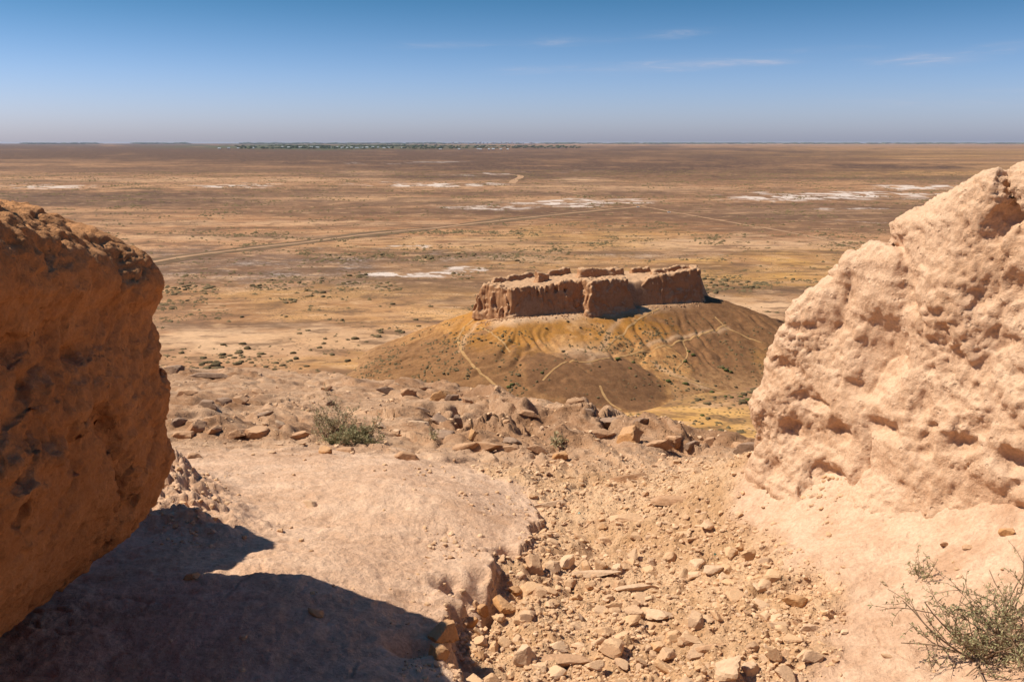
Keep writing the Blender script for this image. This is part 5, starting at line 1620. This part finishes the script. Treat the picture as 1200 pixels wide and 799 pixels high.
for px, py in houses:
    x, y = plain_pt(px, py + 1.3)
    o_ = bpy.data.objects.new("house", HS); COL.objects.link(o_)
    kk = y / F
    o_.scale = (kk * rng.uniform(2.2, 4.2), 14, kk * rng.uniform(1.0, 1.7)); o_.rotation_euler = (0, 0, rng.uniform(-.25, .25)); o_.location = (x, y, 0)
    tag(o_, "tiny white house among the trees of the far village", "house", "white houses of the far village")
AP = bpy.data.meshes.new("apartment_block")
b = bmesh.new()
for (x0, x1, z1) in [(-.5, .5, 1.0), (-.12, .12, 1.07)]:
    r_ = bmesh.ops.create_cube(b, size=1.0)
    for vv in r_['verts']:
        vv.co.x = x0 if vv.co.x < 0 else x1; vv.co.y *= .999 if x1 == .5 else .6; vv.co.z = 0 if vv.co.z < 0 else z1
b.to_mesh(AP); b.free(); AP.materials.append(M['house'])
for px in (531, 538, 546, 549, 558, 562, 567, 571, 578, 580, 588, 594, 599, 604, 612, 622):
    x, y = plain_pt(px + rng.uniform(-1, 1), 169.0)
    o_ = bpy.data.objects.new("apartment_block", AP); COL.objects.link(o_)
    kk = y / F
    o_.scale = (kk * rng.uniform(1.6, 3.0), 40, kk * rng.uniform(1.3, 2.2)); o_.location = (x, y, 0)
    tag(o_, "pale block in the row of buildings on the horizon", "apartment block", "pale blocks along the horizon")
Vs, Fs = [], []; off = 0
v1, f1 = ICO[1]
def far_tree(px, py, wpx, hpx):
    global off
    x, y = plain_pt(px, py); kk = y / F
    p = v1 * (1 + .22 * rng.normal(size=(len(v1), 1))) * np.array([wpx * kk * .5, wpx * kk * .5, hpx * kk * .5]) + [x, y, hpx * kk * .42]
    Vs.append(p); Fs.append(f1 + off); off += len(v1)
for i in range(900):
    px = rng.uniform(258, 530); py = rng.uniform(171.0, 174.6)
    if rng.uniform() < (.25 + .75 * sstep(-.1, .4, perlin2(px * .04, py * .9, 170))) * sstep(255, 340, px):
        far_tree(px, py, rng.uniform(2, 6), rng.uniform(.9, 2.0))
for i in range(160):
    far_tree(rng.uniform(520, 680), rng.uniform(171.2, 174), rng.uniform(2, 4), rng.uniform(.8, 1.5))
kind(obj("village_trees", mesh_np("village_trees", np.concatenate(Vs), np.concatenate(Fs), True), M['trees']), 'stuff')
Vs, Fs = [], []; off = 0
for i in range(1500):
    px = rng.uniform(-60, 1260)
    if 520 < px < 640 and rng.uniform() < .7:
        continue
    if perlin2(px * .012, .5, 171) < -.5:
        continue
    far_tree(px, 168.2 + rng.uniform(-.2, .8), rng.uniform(4, 12), rng.uniform(.5, 1.3))
kind(obj("horizon_trees", mesh_np("horizon_trees", np.concatenate(Vs), np.concatenate(Fs), True), M['trees']), 'stuff')

# two small vehicles on the track
m, t = material("white_paint"); finish(t, (.72, .72, .72), .35, spec=.5); M['paint'] = m
m, t = material("tyre_rubber"); finish(t, (.03, .03, .03), .9); M['tyre'] = m
m, t = material("car_glass"); finish(t, (.03, .035, .04), .1, spec=.6); M['carglass'] = m


def box_mesh(name, x, y, z0, z1, taper=0.0, bev=.08):
    b = bmesh.new(); r_ = bmesh.ops.create_cube(b, size=1.0)
    for vv in r_['verts']:
        top = vv.co.z > 0
        vv.co.x *= x * (1 - taper if top else 1); vv.co.y *= y * (1 - taper * .6 if top else 1); vv.co.z = z1 if top else z0
    bmesh.ops.bevel(b, geom=b.edges[:], offset=bev, segments=2, affect='EDGES')
    me_ = bpy.data.meshes.new(name); b.to_mesh(me_); b.free(); return me_


for (px, py, rz, lb) in [(747.5, 243.5, -.45, "tiny white vehicle on the far track, further of the two"), (784, 249.5, -.45, "tiny pale vehicle on the far track, nearer of the two")]:
    x, y = plain_pt(px, py)
    root = empty("car", (x, y, float(plain_z(np.array([x]), np.array([y]))[0]) + .34), rz); tag(root, lb, "car")
    obj("body", box_mesh("body", 4.3, 1.8, .3, .95), M['paint'], root)
    obj("cabin", box_mesh("cabin", 2.4, 1.6, .951, 1.55, .18), M['carglass'], root)
    wm = bpy.data.meshes.new("wheel"); b = bmesh.new(); bmesh.ops.create_cone(b, cap_ends=True, segments=14, radius1=.33, radius2=.33, depth=.22)
    bmesh.ops.rotate(b, verts=b.verts[:], cent=(0, 0, 0), matrix=__import__('mathutils').Matrix.Rotation(R(90), 3, 'X')); b.to_mesh(wm); b.free()
    for wx_ in (-1.35, 1.35):
        for wy_ in (-.85, .85):
            obj("wheel", wm, M['tyre'], root, (wx_, wy_, .33))

# ------------------------------------------------------------------ the air
hz = bpy.data.materials.new("haze_air"); hz.use_nodes = True
t = NT(hz.node_tree)
vol = t.n('ShaderNodeVolumePrincipled', {'Color': (.62, .76, 1.0, 1), 'Density': 0.8e-5, 'Anisotropy': 0.0})
ho = t.n('ShaderNodeOutputMaterial'); t.t.links.new(vol.outputs[0], ho.inputs['Volume'])
b = bmesh.new(); r_ = bmesh.ops.create_cube(b, size=1.0)
for vv in r_['verts']:
    vv.co.x *= 122000; vv.co.y *= 122000; vv.co.z = -3 if vv.co.z < 0 else 92
me_ = bpy.data.meshes.new("haze"); b.to_mesh(me_); b.free()
kind(obj("haze", me_, hz), 'stuff')
